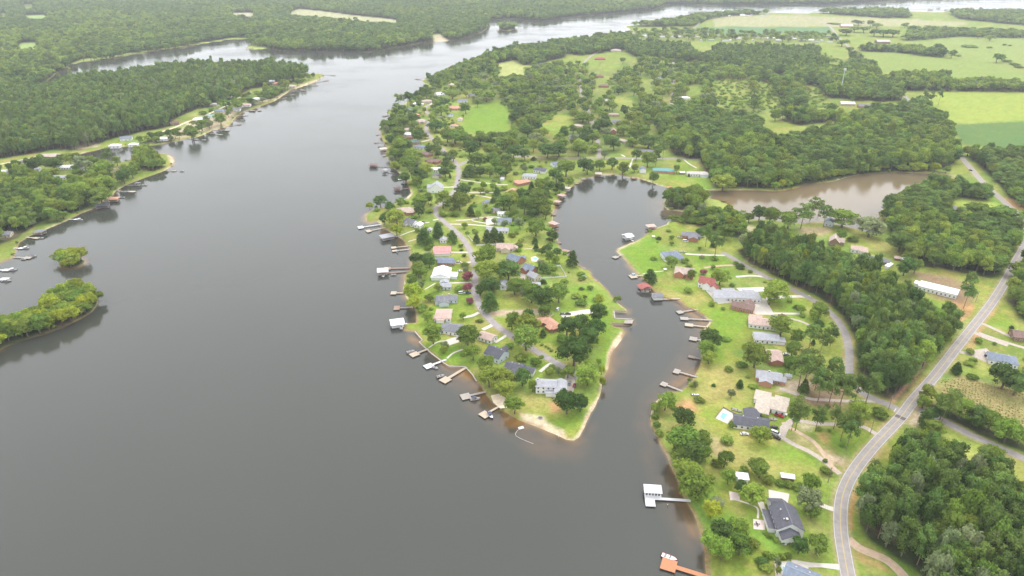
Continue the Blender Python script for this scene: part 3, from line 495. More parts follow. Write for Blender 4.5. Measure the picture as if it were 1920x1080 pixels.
# ------------------------------------------------------------------ roads, drives, pads
asph = mat('asphalt', (.315,.285,.272), .9, .14, .35, .2); chip = mat('old_asphalt', (.33,.298,.29), .9, .16, .3, .2)
SURF = {'conc': mat('concrete', (.62,.56,.50), .9, .10, .5), 'grav': mat('gravel', (.46,.39,.34), .95, .18, .8), 'dirt': mat('dirt', (.52,.38,.27), .95, .2, .5),
        'sand': mat('sand', (.68,.56,.42), .95, .15, .4), 'brick': mat('brick_paving', (.52,.33,.26), .9, .12, .8), 'pink': mat('pale_paving', (.66,.54,.50), .9, .1, .8)}
white = mat('road_paint_white', (.56,.55,.53), .7, .15, 2); yellow = mat('road_paint_yellow', (.56,.42,.17), .7, .15, 2)
KEEP = []          # (x, y, radius) places kept free of scattered trees
def strip(line, off0, off1, z):
    Q = np.array(line); T = np.gradient(Q, axis=0); T /= np.linalg.norm(T, axis=1)[:,None]+1e-9; Nn = np.stack([-T[:,1], T[:,0]], 1)
    a = Q+Nn*off0; b2 = Q+Nn*off1; m = MB(); vs = [(x, y, z) for x, y in a]+[(x, y, z) for x, y in b2]; k = len(Q)
    return m.add(vs, [(i+1, i, k+i, k+i+1) for i in range(k-1)])
LEV = {'main_road': 1.12, 'side_road': 1.09, 'shore_road': 1.10, 'peninsula_road': 1.10, 'cross_road': 1.075, 'hill_road': 1.085, 'wood_lane': 1.08, 'far_lane': 1.07}
for nm, (wd, pts) in ROADS.items():
    ln = smooth_line([G(*p) for p in pts], 8)
    r = strip(ln, wd/2, -wd/2, LEV[nm]).build(nm, asph if nm != 'peninsula_road' else chip); tag(r, nm.replace('_', ' ')+' of worn grey asphalt', None, None, 'structure')
    for p in ln[::2]: KEEP.append((p[0], p[1], wd/2+(2.5 if p[1] < 700 else 1.5)))
    if nm == 'main_road':
        for off, m_, w_ in ((wd/2-.3, white, .24), (-wd/2+.3, white, .24), (.14, yellow, .16), (-.14, yellow, .16)):
            tag(strip(ln, off+w_/2, off-w_/2, 1.135).build('road_marking', m_, r), None)
pt = MB(); a = np.array(G(1677,778)); c = np.array(G(1698,787)); u = (c-a)/np.linalg.norm(c-a); v = np.array([-u[1], u[0]])
pt.add([(*(a-v*1.6), 1.128), (*(c-v*1.6), 1.128), (*(c+v*1.6), 1.128), (*(a+v*1.6), 1.128)], [(0,1,2,3)]).build('road_patch', mat('dark_patch', (.13,.11,.11), .9, .2, 1), bpy.data.objects['main_road'])
sb = MB(); a = np.array(G(1676,772)); c = np.array(G(1680,766)); u = (c-a)/np.linalg.norm(c-a); v = np.array([-u[1], u[0]])
sb.add([(*(a-v*.3), 1.136), (*(c-v*.3), 1.136), (*(c+v*.3), 1.136), (*(a+v*.3), 1.136)], [(0,1,2,3)]).build('stop_line', white, bpy.data.objects['shore_road'])
for i, (nm, sf, wd, pts) in enumerate(DRIVES):
    ln = smooth_line([G(*p) for p in pts], 6); tag(strip(ln, wd/2, -wd/2, 1.03+.0012*(i % 25)).build(nm, SURF[sf]), None, None, None, 'structure')
    for p in ln[::2]: KEEP.append((p[0], p[1], wd/2+1.2))
for i, (nm, sf, pts) in enumerate(PADS):
    w = [G(*p) for p in pts]; tag(MB().add([(x, y, 1.064+.001*i) for x, y in w], [tuple(range(len(w)))[::-1] if np.cross(np.subtract(w[1], w[0]), np.subtract(w[2], w[1])) < 0 else tuple(range(len(w)))]).build(nm, SURF[sf]), None, None, None, 'structure')
    cx, cy = np.mean(w, 0); KEEP.append((cx, cy, 7))
# ------------------------------------------------------------------ houses
RC = {'dgrey': (.105,.105,.125), 'grey': (.19,.19,.21), 'lgrey': (.36,.36,.39), 'blue': (.19,.22,.28), 'tan': (.46,.37,.32), 'brown': (.21,.14,.12), 'dbrown': (.15,.10,.085), 'red': (.34,.12,.105), 'rose': (.60,.29,.28), 'pink': (.47,.345,.30), 'white': (.80,.80,.82), 'orange': (.52,.28,.20), 'teal': (.15,.33,.33), 'green': (.22,.36,.34), 'cream': (.50,.43,.36), 'pale': (.50,.46,.44)}
WC = {'white': (.74,.74,.73), 'brick': (.40,.17,.11), 'cream': (.60,.52,.42), 'lblue': (.52,.58,.63), 'wood': (.24,.15,.10), 'grey': (.45,.45,.45), 'tan': (.48,.38,.28), 'rust': (.46,.24,.16)}
def roofm(c): return mat('roof_'+c, RC[c], (.85 if c != 'white' else .5), .2, .7, .25, .25)
def wallm(c): return mat('wall_'+c, WC[c], .85, .08, 1.5)
glass = mat('window_glass', (.035,.045,.055), .12, spec=.6); trim = mat('trim_white', (.75,.75,.74), .6); doorm = mat('door_paint', (.16,.09,.06), .6); brickm = wallm('brick')
def rot(x, y, a): return x*math.cos(a)-y*math.sin(a), x*math.sin(a)+y*math.cos(a)
def mass(mw, mr, dx, dy, L, Wd, perp, hw, typ, pitch):
    """walls into mw, roof into mr, ridge along x (or y when perp)"""
    a = math.pi/2 if perp else 0.0; M = Matrix.Translation((dx, dy, 0)) @ Matrix.Rotation(a, 4, 'Z'); sw, sr = len(mw.v), len(mr.v)
    x, y = L/2, Wd/2; r = y*pitch; o = .45
    if typ == 'g':
        mw.add([(-x,-y,-.6),(x,-y,-.6),(x,y,-.6),(-x,y,-.6),(-x,-y,hw),(x,-y,hw),(x,y,hw),(-x,y,hw),(-x,0,hw+r),(x,0,hw+r)],
               [(0,1,5,4),(2,3,7,6),(1,2,6,9,5),(3,0,4,8,7)])
        e = hw-o*pitch; X = x+o; Yv = y+o; t = .18
        mr.add([(-X,-Yv,e),(X,-Yv,e),(X,0,hw+r),(-X,0,hw+r),(-X,Yv,e),(X,Yv,e),(-X,-Yv,e+t),(X,-Yv,e+t),(X,0,hw+r+t),(-X,0,hw+r+t),(-X,Yv,e+t),(X,Yv,e+t)],
               [(6,7,8,9),(9,8,11,10),(1,0,3,2),(2,3,4,5),(0,1,7,6),(5,4,10,11),(0,6,9,3),(3,9,10,4),(7,1,2,8),(8,2,5,11)])
    elif typ == 'f':
        mw.box(-x,x,-y,y,-.6,hw); mr.add([(-x-o,-y-o,hw+.02),(x+o,-y-o,hw+.02),(x+o,y+o,hw+.35),(-x-o,y+o,hw+.35),(-x-o,-y-o,hw+.2),(x+o,-y-o,hw+.2),(x+o,y+o,hw+.55),(-x-o,y+o,hw+.55)],[(3,2,1,0),(4,5,6,7),(0,1,5,4),(1,2,6,5),(2,3,7,6),(3,0,4,7)])
    else:
        mw.box(-x,x,-y,y,-.6,hw); X, Yv = x+o, y+o; k = max(.1, X-Yv); e = hw-.03
        mr.add([(-X,-Yv,e),(X,-Yv,e),(X,Yv,e),(-X,Yv,e),(-X,-Yv,e+.16),(X,-Yv,e+.16),(X,Yv,e+.16),(-X,Yv,e+.16),(-k,0,hw+r+.16),(k,0,hw+r+.16)],
               [(3,2,1,0),(0,1,5,4),(1,2,6,5),(2,3,7,6),(3,0,4,7),(4,5,9,8),(6,7,8,9),(5,6,9),(7,4,8)])
    mw.xf(M, sw); mr.xf(M, sr)
WIN = MB(); WIN.box(-.65,.65,-.05,.05,-.75,.75); WIN.box(-.54,.54,-.075,.075,-.64,-.04, 1); WIN.box(-.54,.54,-.075,.075,.04,.64, 1); WIN_ME = WIN.mesh('window', [trim, glass])
FRAME_ME = MB().box(-.65,.65,-.05,.05,-.75,.75).mesh('window', trim); PANE = MB(); PANE.box(-.54,.54,-.075,.075,-.64,-.04); PANE.box(-.54,.54,-.075,.075,.04,.64); PANE_ME = PANE.mesh('pane', glass)
HANDLE_ME = MB().box(.32,.42,-.14,.14,.95,1.1).mesh('handle', mat('brass', (.5,.4,.2), .3, metal=.8)); VENT_ME = MB().box(-.3,.3,-.3,.3,-.3,.45).mesh('vent', mat('vent_metal', (.5,.5,.5), .5))
DOOR = MB(); DOOR.box(-.6,.6,-.06,.06,0,2.2); DOOR.box(-.48,.48,-.08,.08,.05,2.08, 1); DOOR_ME = DOOR.mesh('door', [trim, doorm])
GAR = MB(); GAR.box(-1.6,1.6,-.06,.06,0,2.3)
for k in range(4): GAR.box(-1.5,1.5,-.085,.085,.06+k*.55,.56+k*.55, 1)
GAR_ME = GAR.mesh('garage_door', [trim, mat('garage_paint', (.68,.68,.66), .6)])
CHIM = MB(); CHIM.box(-.5,.5,-.4,.4,0,1.7); CHIM.box(-.6,.6,-.5,.5,1.7,1.9, 1); CHIM_ME = CHIM.mesh('chimney', [brickm, mat('chimney_cap', (.6,.58,.55))])
HOUSES = []
def house(cx, cy, L, Wd, ang, roof, wall, typ, hw, label, ex=(), pitch=.42, chim=None, name='house', cat='house', win=True, group=None, z=1.0):
    x, y = G(cx, cy, z+hw+Wd*.5*pitch*.5); a = math.radians(ang)
    t = thing(name, label, cat, (x, y, z), a, group); mw, mr = MB(), MB(); mass(mw, mr, 0, 0, L, Wd, False, hw, typ, pitch)
    for i, e in enumerate(ex):
        if e[0] == 'w':      # wing: along, side, out, width, [type]
            _, tt, sd, out, wd = e[:5]; ln = Wd/2+out; mass(mw, mr, tt*L, sd*ln/2, ln-.02*i, wd, True, hw-.06-.03*i, e[5] if len(e) > 5 else typ, pitch-.01)
        else:                # free mass: dx, dy, L, W, perp, height, type, [pitch]
            mass(mw, mr, e[1], e[2], e[3], e[4], e[5], e[6], e[7], e[8] if len(e) > 8 else pitch-.01)
    mw.build('wall', wallm(wall), t); r = mr.build('roof', roofm(roof), t)
    if chim is not None: link('chimney', CHIM_ME, r, (chim*L, Wd*.12, hw+Wd*.5*pitch*.5))
    if S(cy) > 1.7 and typ != 'f':
        zr = hw+Wd*.5*pitch+.17; k = L/2+.45 if typ == 'g' else max(.3, L/2-Wd/2); MB().box(-k,k,-.22,.22,zr-.12,zr+.06).build('ridge_cap', mat('ridge_'+roof, tuple(min(.85, q*1.25+.02) for q in RC[roof]), .85), r)
        for q in (-.22, .2): link('vent', VENT_ME, r, (q*L, Wd*.2, hw+Wd*.5*pitch*.6+.2))
    def add_win(loc, rz=0.0):
        if S(cy) > 1.7: w_ = link('window', FRAME_ME, t, loc, rz); link('pane', PANE_ME, w_)
        else: w_ = link('window', WIN_ME, t, loc, rz)
    if win:
        sc = S(cy); n = max(2, int(L/(3.0 if sc > 1.4 else 5.0))); zs = [1.5]+([4.3] if hw > 4.8 else [])
        for sd in (-1, 1):
            dk = n//2 if sd == (-1 if math.cos(a) > 0 else 1) else -1
            for k in range(n):
                px = -L/2+L*(k+.5)/n
                for zz in zs:
                    if k == dk and zz == 1.5:
                        d_ = link('door', DOOR_ME, t, (px, sd*(Wd/2+.03), 0)); link('handle', HANDLE_ME, d_)
                    else: add_win((px, sd*(Wd/2+.03), zz))
        if sc > 1.5:
            for sd in (-1, 1):
                for q in (-.22, .22):
                    add_win((sd*(L/2+.03), q*Wd, 1.5), math.pi/2)
    R = math.hypot(L, Wd)/2
    for e in ex:
        R = max(R, (Wd/2+e[3])*.9 if e[0] == 'w' else abs(e[1])*.6+abs(e[2])*.6+e[3]*.4)
    KEEP.append((x, y, min(R+1.5, 22))); HOUSES.append((label, x, y, R, cx, cy)); return t
H = house
# --- the point house and the west side of the peninsula
H(1024,716,13,9,-4,'lgrey','white','g',5.2,'grey roofed white two storey house on the peninsula tip',[('m',9.5,-2.5,14,7.5,True,4.6,'g'),('m',3,-6,6,3.2,False,2.6,'f')],chim=-.42)
H(965,685,12,10,-22,'dgrey','white','g',3.2,'charcoal roofed house beside the tip house on the peninsula',[('w',.2,-1,5,8),('m',10,1,8,6.5,False,2.8,'g')])
H(931,657,13,11.5,-38,'dgrey','lblue','g',4.2,'dark roofed house with pale blue gable end near the tip',[('w',.1,1,3,5)],pitch=.6)
H(914,628,12,8.5,-32,'pink','white','g',3.0,'tan roofed garage house with white doors by the peninsula road')
H(851,612,17,12,-20,'grey','white','h',3.0,'grey hip roofed house with long white lakeside porch',[('m',9,3,10,8,False,2.8,'h'),('m',-9,-3,2.5,12,False,2.5,'f')])
H(832,587,12,15,0,'pink','white','g',3.0,'low tan roofed lake house above the white boathouse',[('m',-5.5,-5,3,5,False,2.7,'f'),('m',-2,-8.2,6,3,False,2.5,'f')],pitch=.16)
H(838,556,17,9,5,'grey','lblue','g',3.2,'grey roofed house with a teal skylight on the west shore',[('w',-.15,-1,5,8),('w',-.42,-1,2,5)],chim=.1)
H(836,533,9,7,0,'lgrey','lblue','g',3.0,'small pale grey roofed house north of the skylight house',[('m',-2,7,5,7,True,2.9,'g')])
H(828,508,18,15,88,'white','white','g',3.3,'big white metal roofed house above the white roofed dock',[('m',-3,-10,8,8,False,2.8,'f'),('m',-8,0,4,16,False,2.6,'f')],pitch=.34)
H(837,488,15,8,-3,'blue','brick','g',3.0,'slate grey roofed house beside the red roofed house',[('m',-2,5,15,6,False,3.0,'g')])
H(829,465,16,11,3,'rose','white','g',3.4,'rose red metal roofed house on the west shore',[('m',0,-7,14,3,False,2.6,'f')],pitch=.5)
H(831,447,7,6,90,'lgrey','white','g',3.0,'small grey roofed cottage between two trees north of the red roof')
H(806,429,5,4,90,'lgrey','white','g',2.8,'small white gabled shed by the curve of the peninsula road',name='shed',cat='shed')
H(770,413,13,9,-35,'grey','white','g',3.2,'dark grey gabled cottage by the western beach',[('w',-.2,-1,2.5,4)],pitch=.6)
H(785,419,8,7,70,'white','white','g',2.8,'white roofed garage beside the grey gabled cottage',name='garage',cat='garage')
H(760,391,19,14,8,'tan','brick','h',3.0,'large tan hip roofed house on the western point',[('w',.25,-1,3,7)])
H(818,346,13,15,88,'lgrey','white','g',5.6,'tall white gabled house with arched ground floor by the road',[('w',.0,1,3,8)],pitch=.7)
H(818,327,9,9,80,'grey','cream','g',3.0,'grey roofed house just behind the tall white gabled house')
H(819,315,15,9,5,'white','white','g',3.2,'white roofed house above the tall white gabled house')
H(812,299,19,11,-30,'brown','brick','h',3.2,'brown hip roofed house on the shore side of the road bend',[('w',0,-1,4,8)])
H(798,286,18,11,-35,'brown','brick','h',3.2,'brown hip roofed house north of the other brown roof')
H(788,273,16,10,-30,'blue','white','h',3.2,'slate blue hip roofed house with pale walls on the west shore')
H(777,264,16,10,0,'green','brick','h',3.2,'pale green roofed house on the west shore')
H(765,256,14,8,10,'brown','brick','h',3.0,'small brown roofed house beside the white L shaped roof')
H(769,250,17,9,-15,'white','white','g',3.0,'white L shaped roofed house among trees on the west shore',[('w',.2,1,5,7)])
H(763,241,13,9,10,'tan','cream','h',3.0,'tan roofed house half hidden above the white L shaped roof')
H(787,225,20,12,60,'tan','cream','h',3.0,'long tan roofed house beside the northern loop road',[('w',0,-1,5,8)])
H(778,214,14,9,20,'orange','brick','h',3.0,'salmon roofed house next to the northern loop road')
H(770,205,16,10,-35,'blue','cream','g',3.2,'slate roofed house above the small northern point')
H(784,193,18,10,0,'white','white','h',3.0,'low white roofed house at the northern loop road')
H(800,188,18,11,10,'tan','cream','h',3.0,'tan roofed house right of the low white roof at the loop road')
H(828,174,26,14,35,'white','white','g',3.2,'long white roofed building on the north west shore')
H(845,158,16,11,80,'tan','cream','g',3.2,'tan roofed house far up the peninsula shore')
H(852,200,21,13,-5,'orange','rust','h',3.4,'orange brick house at the edge of the northern meadow',[('w',.1,-1,3,9)])
H(867,187,18,11,0,'blue','white','h',3.2,'slate roofed house behind the orange brick house')
H(887,177,16,12,30,'grey','cream','g',3.4,'grey roofed house among trees behind the northern meadow')
H(845,214,9,7,80,'blue','white','g',3.0,'small slate roofed garage below the orange brick house',name='garage',cat='garage')
H(862,222,10,8,85,'pink','white','g',3.0,'small pink roofed garage beside the northern meadow',name='garage',cat='garage')
H(852,234,12,9,-20,'orange','white','h',3.0,'red orange roofed house at the corner of the northern meadow')
# --- east side of the peninsula
H(911,377,7,6,60,'blue','white','g',2.8,'small slate roofed garage on the lawns above the road loop',name='garage',cat='garage')
H(930,391,9,7,-10,'lgrey','cream','g',3.0,'grey roofed house behind the round dark bush')
H(943,398,11,6,-5,'white','white','f',3.0,'flat white roofed house beside the tree belt')
H(946,411,15,9,-3,'blue','white','g',3.0,'blue grey roofed white house by the loop drive',[('w',-.3,-1,3,5)])
H(933,428,22,9,-6,'lgrey','white','g',2.8,'long pale grey roofed house above the tall green hedge')
H(947,459,16,10,-4,'pink','cream','g',3.4,'pink cross gabled house between the road and the cove',[('w',.05,-1,4,8),('m',9,-1,5,6,True,2.8,'g')],pitch=.55)
H(966,481,13,10,-38,'blue','brick','g',4.2,'slate and brick gabled house beside the oval pool',[('w',.15,-1,4,7),('m',3,5,8,6,True,3.2,'g')],pitch=.62)
H(994,499,11,9,-40,'blue','brick','g',3.8,'slate gabled brick house in front of the oval pool',[('w',-.2,-1,3,6)],pitch=.6)
H(1001,514,10,8,-48,'lgrey','cream','g',3.6,'grey roofed cream garage house beside the fenced yard',pitch=.6)
H(943,530,9,7,70,'lgrey','white','g',3.0,'white house half hidden by the roadside oaks')
H(1003,532,9,8,0,'lgrey','lblue','h',3.0,'grey roofed house showing through the big oak clump')
H(1034,604,17,8.5,-58,'orange','brick','h',3.0,'terracotta hip roofed house beside the dark oak grove',[('m',-8,-4,13,8,True,2.9,'h'),('m',4,-3,7,6,True,2.8,'h')])
H(961,356,16,10,60,'orange','brick','h',3.2,'orange roofed house nearest the cove trees',[('w',.2,-1,4,7)])
H(980,339,19,10,35,'orange','brick','h',3.2,'orange roofed house behind the other orange roof',[('w',-.2,1,4,7)])
H(993,327,17,11,-12,'lgrey','white','h',3.2,'blue grey hip roofed house above the orange roofs')
H(1013,316,16,10,-15,'dgrey','white','h',3.2,'dark hip roofed house above the blue grey roof',[('w',.3,-1,3,6)])
H(1043,305,13,9,20,'blue','white','g',3.4,'slate roofed white gabled house by the cross road')
H(942,333,7,4,75,'white','white','f',2.4,'small white carport shed on the lawns north of the cove',name='shed',cat='shed',win=False)
# --- head of the cove and hill road
H(1077,254,16,10,0,'blue','white','h',3.2,'slate hip roofed white house west of the hill road')
H(1084,234,14,9,-30,'tan','cream','h',3.2,'brown roofed house behind the slate hip roof on the hill road')
H(1150,243,12,9,85,'pink','brick','g',4.0,'brick gable ended house east of the hill road',pitch=.7)
H(1155,226,14,9,0,'grey','white','g',3.0,'grey roofed white house above the brick gabled house')
H(1166,262,14,10,-25,'tan','cream','h',3.0,'small tan roofed house below the brick gabled house')
H(1210,282,24,10,-3,'grey','brick','h',3.0,'long grey roofed ranch house above the cove')
H(1205,315,9,8,85,'blue','white','g',4.5,'small blue roofed white house beside the teal roof')
H(1243,317,25,10,-7,'teal','rust','h',3.2,'teal roofed house with orange deck above the cove',[('w',.4,-1,1.5,8)])
H(1308,323,26,10,-4,'pale','white','h',3.2,'long pale roofed house with small pool near the pond mouth',[('w',.3,-1,2,9)])
H(1279,322,6,5,0,'white','wood','g',2.4,'small white roofed shed between the teal and the pale roofs',name='shed',cat='shed',win=False)
# --- east bank of the channel
H(1296,437,18,11,-12,'grey','brick','h',3.2,'grey roofed brick house on the open point lawn',[('w',.1,-1,7,9,'g')])
H(1259,474,16,13,8,'blue','white','h',4.2,'slate roofed house with big deck on the point lawn',[('m',5,-6,7,6,False,3.4,'g')])
H(1284,505,16,10,-18,'tan','brick','g',4.2,'brown cross gabled house beside the red roofed house',[('w',-.25,-1,3,8),('w',.3,-1,2,6)],pitch=.62)
H(1327,524,13,9,-30,'red','white','g',5.0,'red roofed white house with tall gable windows',[('w',.1,-1,3,6),('m',7,-4,6,6,True,3.2,'g')],pitch=.8)
H(1382,549,36,13,-6,'lgrey','white','h',3.6,'very long white house with pale grey hip roof and pool',[('w',-.15,1,4,10),('w',.3,1,3,9),('w',-.4,-1,2,9)],pitch=.45)
H(1394,571,17,9,-28,'brown','brick','g',3.2,'brown metal roofed brick house below the long white house',[('w',.2,1,5,8)],pitch=.5)
H(1432,601,21,12,-15,'pink','white','h',3.2,'tan hip roofed white house by the concrete court',[('w',-.25,1,4,9)])
H(1437,629,17,11,-8,'lgrey','white','g',3.0,'pale grey roofed long house on the green slope',[('m',9.5,-3,6,6,False,2.6,'f')],pitch=.3)
H(1450,662,10,14,-4,'pink','brick','g',3.2,'pinkish roofed brick house behind a spreading tree',[('w',.05,-1,2,8)])
H(1442,701,16,10,-18,'lgrey','rust','g',3.2,'grey roofed brick house with orange deck on the slope',[('w',-.12,-1,5,8),('m',7,-2,7,6,False,3.0,'g')],chim=.0)
H(1449,752,17,13,-25,'cream','white','h',3.2,'large sand coloured hip roofed house above the dark roof',[('w',-.38,1,4,9),('w',-.3,-1,7,8),('w',.3,1,3,8)])
H(1408,787,20,10,-14,'dgrey','white','g',3.2,'charcoal L shaped roofed house beside the white pool terrace',[('w',.05,1,7,9)])
H(1476,966,15,12.6,86,'dgrey','white','g',5.2,'large charcoal roofed white house with patio at bottom right',[('m',-9,.6,7,9,False,3.6,'g'),('m',1,7.6,12,3.6,False,3.0,'f'),('m',10,1.5,7,11,True,3.2,'g')],chim=-.28,pitch=.62)
H(1504,1076,14,10,-32,'blue','white','g',3.4,'slate roofed house cut by the bottom edge beside a pool')
H(1477,891,6.5,3.2,-12,'white','wood','g',2.2,'small white roofed shed standing alone in the mown meadow',name='shed',cat='shed',win=False)
H(1392,892,6,4.5,-8,'white','white','f',2.6,'white flat roofed shed hidden between round trees',name='shed',cat='shed',win=False)
H(1478,703,4,3,-10,'lgrey','white','g',2.2,'tiny grey shed beside the grey brick house',name='shed',cat='shed',win=False)
# --- right hand side
H(1792,391,13,9,70,'grey','wood','g',3.4,'brown wooden barn house at the edge of the roadside meadow',name='barn',cat='barn')
H(1556,412,9,8,60,'blue','lblue','g',5.0,'pale blue gabled house on the pond shore')
H(1566,446,13,9,65,'tan','wood','g',4.5,'brown A frame house south of the pond',[('w',0,-1,4,6)],pitch=.9)
H(1612,464,14,10,-25,'pink','white','h',3.2,'rosy tan roofed white house south of the pond',[('w',.3,-1,2,6)])
H(1645,484,21,8,-33,'grey','wood','g',3.0,'long grey roofed wooden ranch house south of the pond')
H(1667,496,10,3,42,'white','white','f',2.4,'long white carport roof beside the grey ranch house',name='carport',cat='carport',win=False)
H(1683,482,5,4.5,-20,'pink','wood','g',2.2,'small pink roofed shed behind the white carport',name='shed',cat='shed',win=False)
H(1696,484,4,4,0,'white','white','h',2.2,'small white garden shed behind the white carport',name='shed',cat='shed',win=False)
H(1761,538,28,12,-38,'white','white','g',4.0,'big white metal warehouse beside the main road',[('m',-16,2,4,5,False,3,'f')],pitch=.22,name='warehouse',cat='warehouse')
H(1881,669,17,12,-25,'blue','white','h',3.2,'slate hip roofed house across the main road',[])
H(1917,624,13,12,-18,'brown','wood','g',3.4,'brown roofed house at the right edge across the main road')
H(1589,192,24,12,-8,'white','tan','g',4.0,'white roofed hall below the radio mast',name='hall',cat='hall')
H(1626,197,30,13,-12,'grey','brick','g',3.2,'long grey roofed house right of the white roofed hall')
H(1655,76,38,22,-4,'pale','wood','g',6,'long pale barn beside the far pasture',name='barn',cat='barn')
H(1587,47,40,20,-5,'white','rust','g',6,'white and red farmhouse beside the far field road',name='farmhouse')
# --- left bank
H(230,313,13,9,-60,'dgrey','white','g',3.6,'white house with dark roof near the wooded point',[('w',.2,1,4,7)])
H(115,330,26,8,6,'lgrey','white','g',3.0,'long pale roofed house on the left bank lawn')
H(123,311,22,9,10,'white','white','g',3.0,'long white roofed house behind the left bank trees')
H(90,290,26,12,12,'tan','brick','h',3.4,'brown roofed house beside the inlet',[('w',.3,-1,2,8)])
H(104,291,9,7,12,'blue','white','g',3.2,'small blue roofed garage beside the brown roofed house',name='garage',cat='garage')
H(47,301,16,9,15,'grey','cream','h',3.0,'grey roofed house on the sandy lane at left')
H(2,320,15,9,12,'white','white','g',3.0,'white roofed house cut by the left edge')
H(8,436,12,9,15,'grey','cream','g',3.0,'grey roofed house among trees at the left edge')
H(236,257,16,10,20,'blue','white','g',3.4,'white house with slate roof above the inlet')
H(375,221,22,14,15,'white','white','h',3.4,'bright white roofed house beside the sandy lane on the left bank')
H(397,216,22,11,12,'green','white','h',3.2,'teal roofed house right of the bright white roof')
H(414,206,20,12,-20,'blue','cream','h',3.2,'slate roofed house above the teal roof on the left bank')
H(361,236,16,11,10,'tan','cream','h',3.2,'sand coloured house below the bright white roof')
H(326,229,13,10,40,'dbrown','wood','g',3.4,'dark gabled cabin at the edge of the pine forest')
H(460,195,18,11,5,'pink','white','h',3.2,'pink roofed house on the far part of the left bank')
H(425,178,18,11,5,'teal','white','g',3.2,'blue roofed house under the pines of the left bank')
H(507,151,20,12,0,'white','white','g',3.4,'white house among trees near the tip of the left bank')
H(519,155,16,11,0,'orange','rust','h',3.2,'orange house among trees near the tip of the left bank')
H(402,194,14,9,0,'pale','cream','h',3.2,'pale roofed house behind the slate roof of the left bank')
for (cx, cy, L, Wd, ang, rf, wl, lab) in [(441,203,17,11,10,'lgrey','white','pale grey roofed house between the slate and the pink roofs of the left bank'),(482,184,18,11,5,'white','cream','white roofed house below the pines towards the tip of the left bank'),(546,160,18,11,0,'tan','cream','tan house nearest the tip of the left bank'),(345,245,17,11,15,'pink','white','pink roofed house on the sand beside the inlet mouth'),(305,258,15,10,12,'white','white','white roofed house at the mouth of the inlet'),(152,312,16,10,8,'pale','white','pale roofed house on the inlet lawn of the left bank'),(205,316,13,9,-20,'tan','cream','tan roofed cottage behind the dark roofed white house of the left bank'),(62,315,15,9,12,'lgrey','white','grey roofed house behind the long pale roof of the left bank'),(215,271,15,9,5,'white','white','white roofed boat shed on the far side of the inlet'),(250,269,12,8,5,'white','white','small white roofed boat shed at the inlet mouth')]:
    H(cx, cy, L, Wd, ang, rf, wl, 'h', 3.2, lab)
# --- far houses on the hill
for (cx, cy, L, Wd, ang, rf, wl, lab) in [(1070,92,26,14,0,'white','white','white house behind the row of young trees near the far shore'),(1130,87,26,14,5,'blue','white','slate roofed white house north of the hill meadow'),(1155,93,28,16,-10,'tan','cream','large tan house beside the slate roofed hill house'),
  (1125,108,26,15,0,'red','brick','red brick house on the hill meadow'),(1122,141,22,13,0,'brown','brick','brick house right of the upper hill road'),(1132,159,20,12,0,'brown','brick','second brick house down the hill road'),(1135,187,20,12,0,'pale','cream','pale house hidden below the brick houses of the hill road'),
  (1062,186,22,13,0,'blue','white','slate roofed house left of the hill road'),(1236,143,18,12,0,'blue','white','blue roofed house beside the wood lane'),(1150,213,18,8,0,'pink','tan','pink roofed house on the bare patch by the hill road'),(1284,182,18,10,0,'white','white','white house below the little meadow of the wood lane'),
  (915,114,18,11,0,'orange','white','orange roofed house at the north shore wood'),(893,137,18,11,20,'tan','cream','tan house above the northern shore trees')]:
    H(cx, cy, L, Wd, ang, rf, wl, 'h', 3.4, lab)
rr = random.Random(3)
for i in range(30):
    cx = 1275+i*9.8+rr.uniform(-3, 3); cy = rr.choice([65, 68, 71, 74])+rr.uniform(-1, 1)+(3 if cx > 1450 else 0)
    H(cx, cy, rr.uniform(13, 20), rr.uniform(5, 7), rr.choice([-6, 0, 5, 60, 80]), rr.choice(['white','white','pale','lgrey']), rr.choice(['white','cream','grey']), 'g', 2.9, 'small pale mobile home in the dense row below the green field', name='mobile_home', cat='mobile home', win=False, group='mobile homes below the green field')
for i in range(22):
    cx = 1290+i*7+rr.uniform(-3, 3); cy = rr.uniform(20, 30)
    H(cx, cy, rr.uniform(16, 24), rr.uniform(9, 12), rr.choice([-6, 0, 5, 80]), rr.choice(['white','pale','lgrey','tan']), rr.choice(['white','cream']), 'g', 3.5, 'tiny pale house among trees along the distant river bank', win=False, group='houses along the distant river bank')
for (cx, cy) in [(1128,64),(1140,60),(1165,58),(1185,62),(1210,66),(1240,68),(1262,68),(1180,66),(1760,14),(1745,16),(1775,17)]:
    H(cx, cy, 20, 11, rr.choice([0, 8, 80]), rr.choice(['white','pale','tan']), 'white', 'g', 3.5, 'tiny pale house in the trees of the far shore', win=False, group='houses in the trees of the far shore')
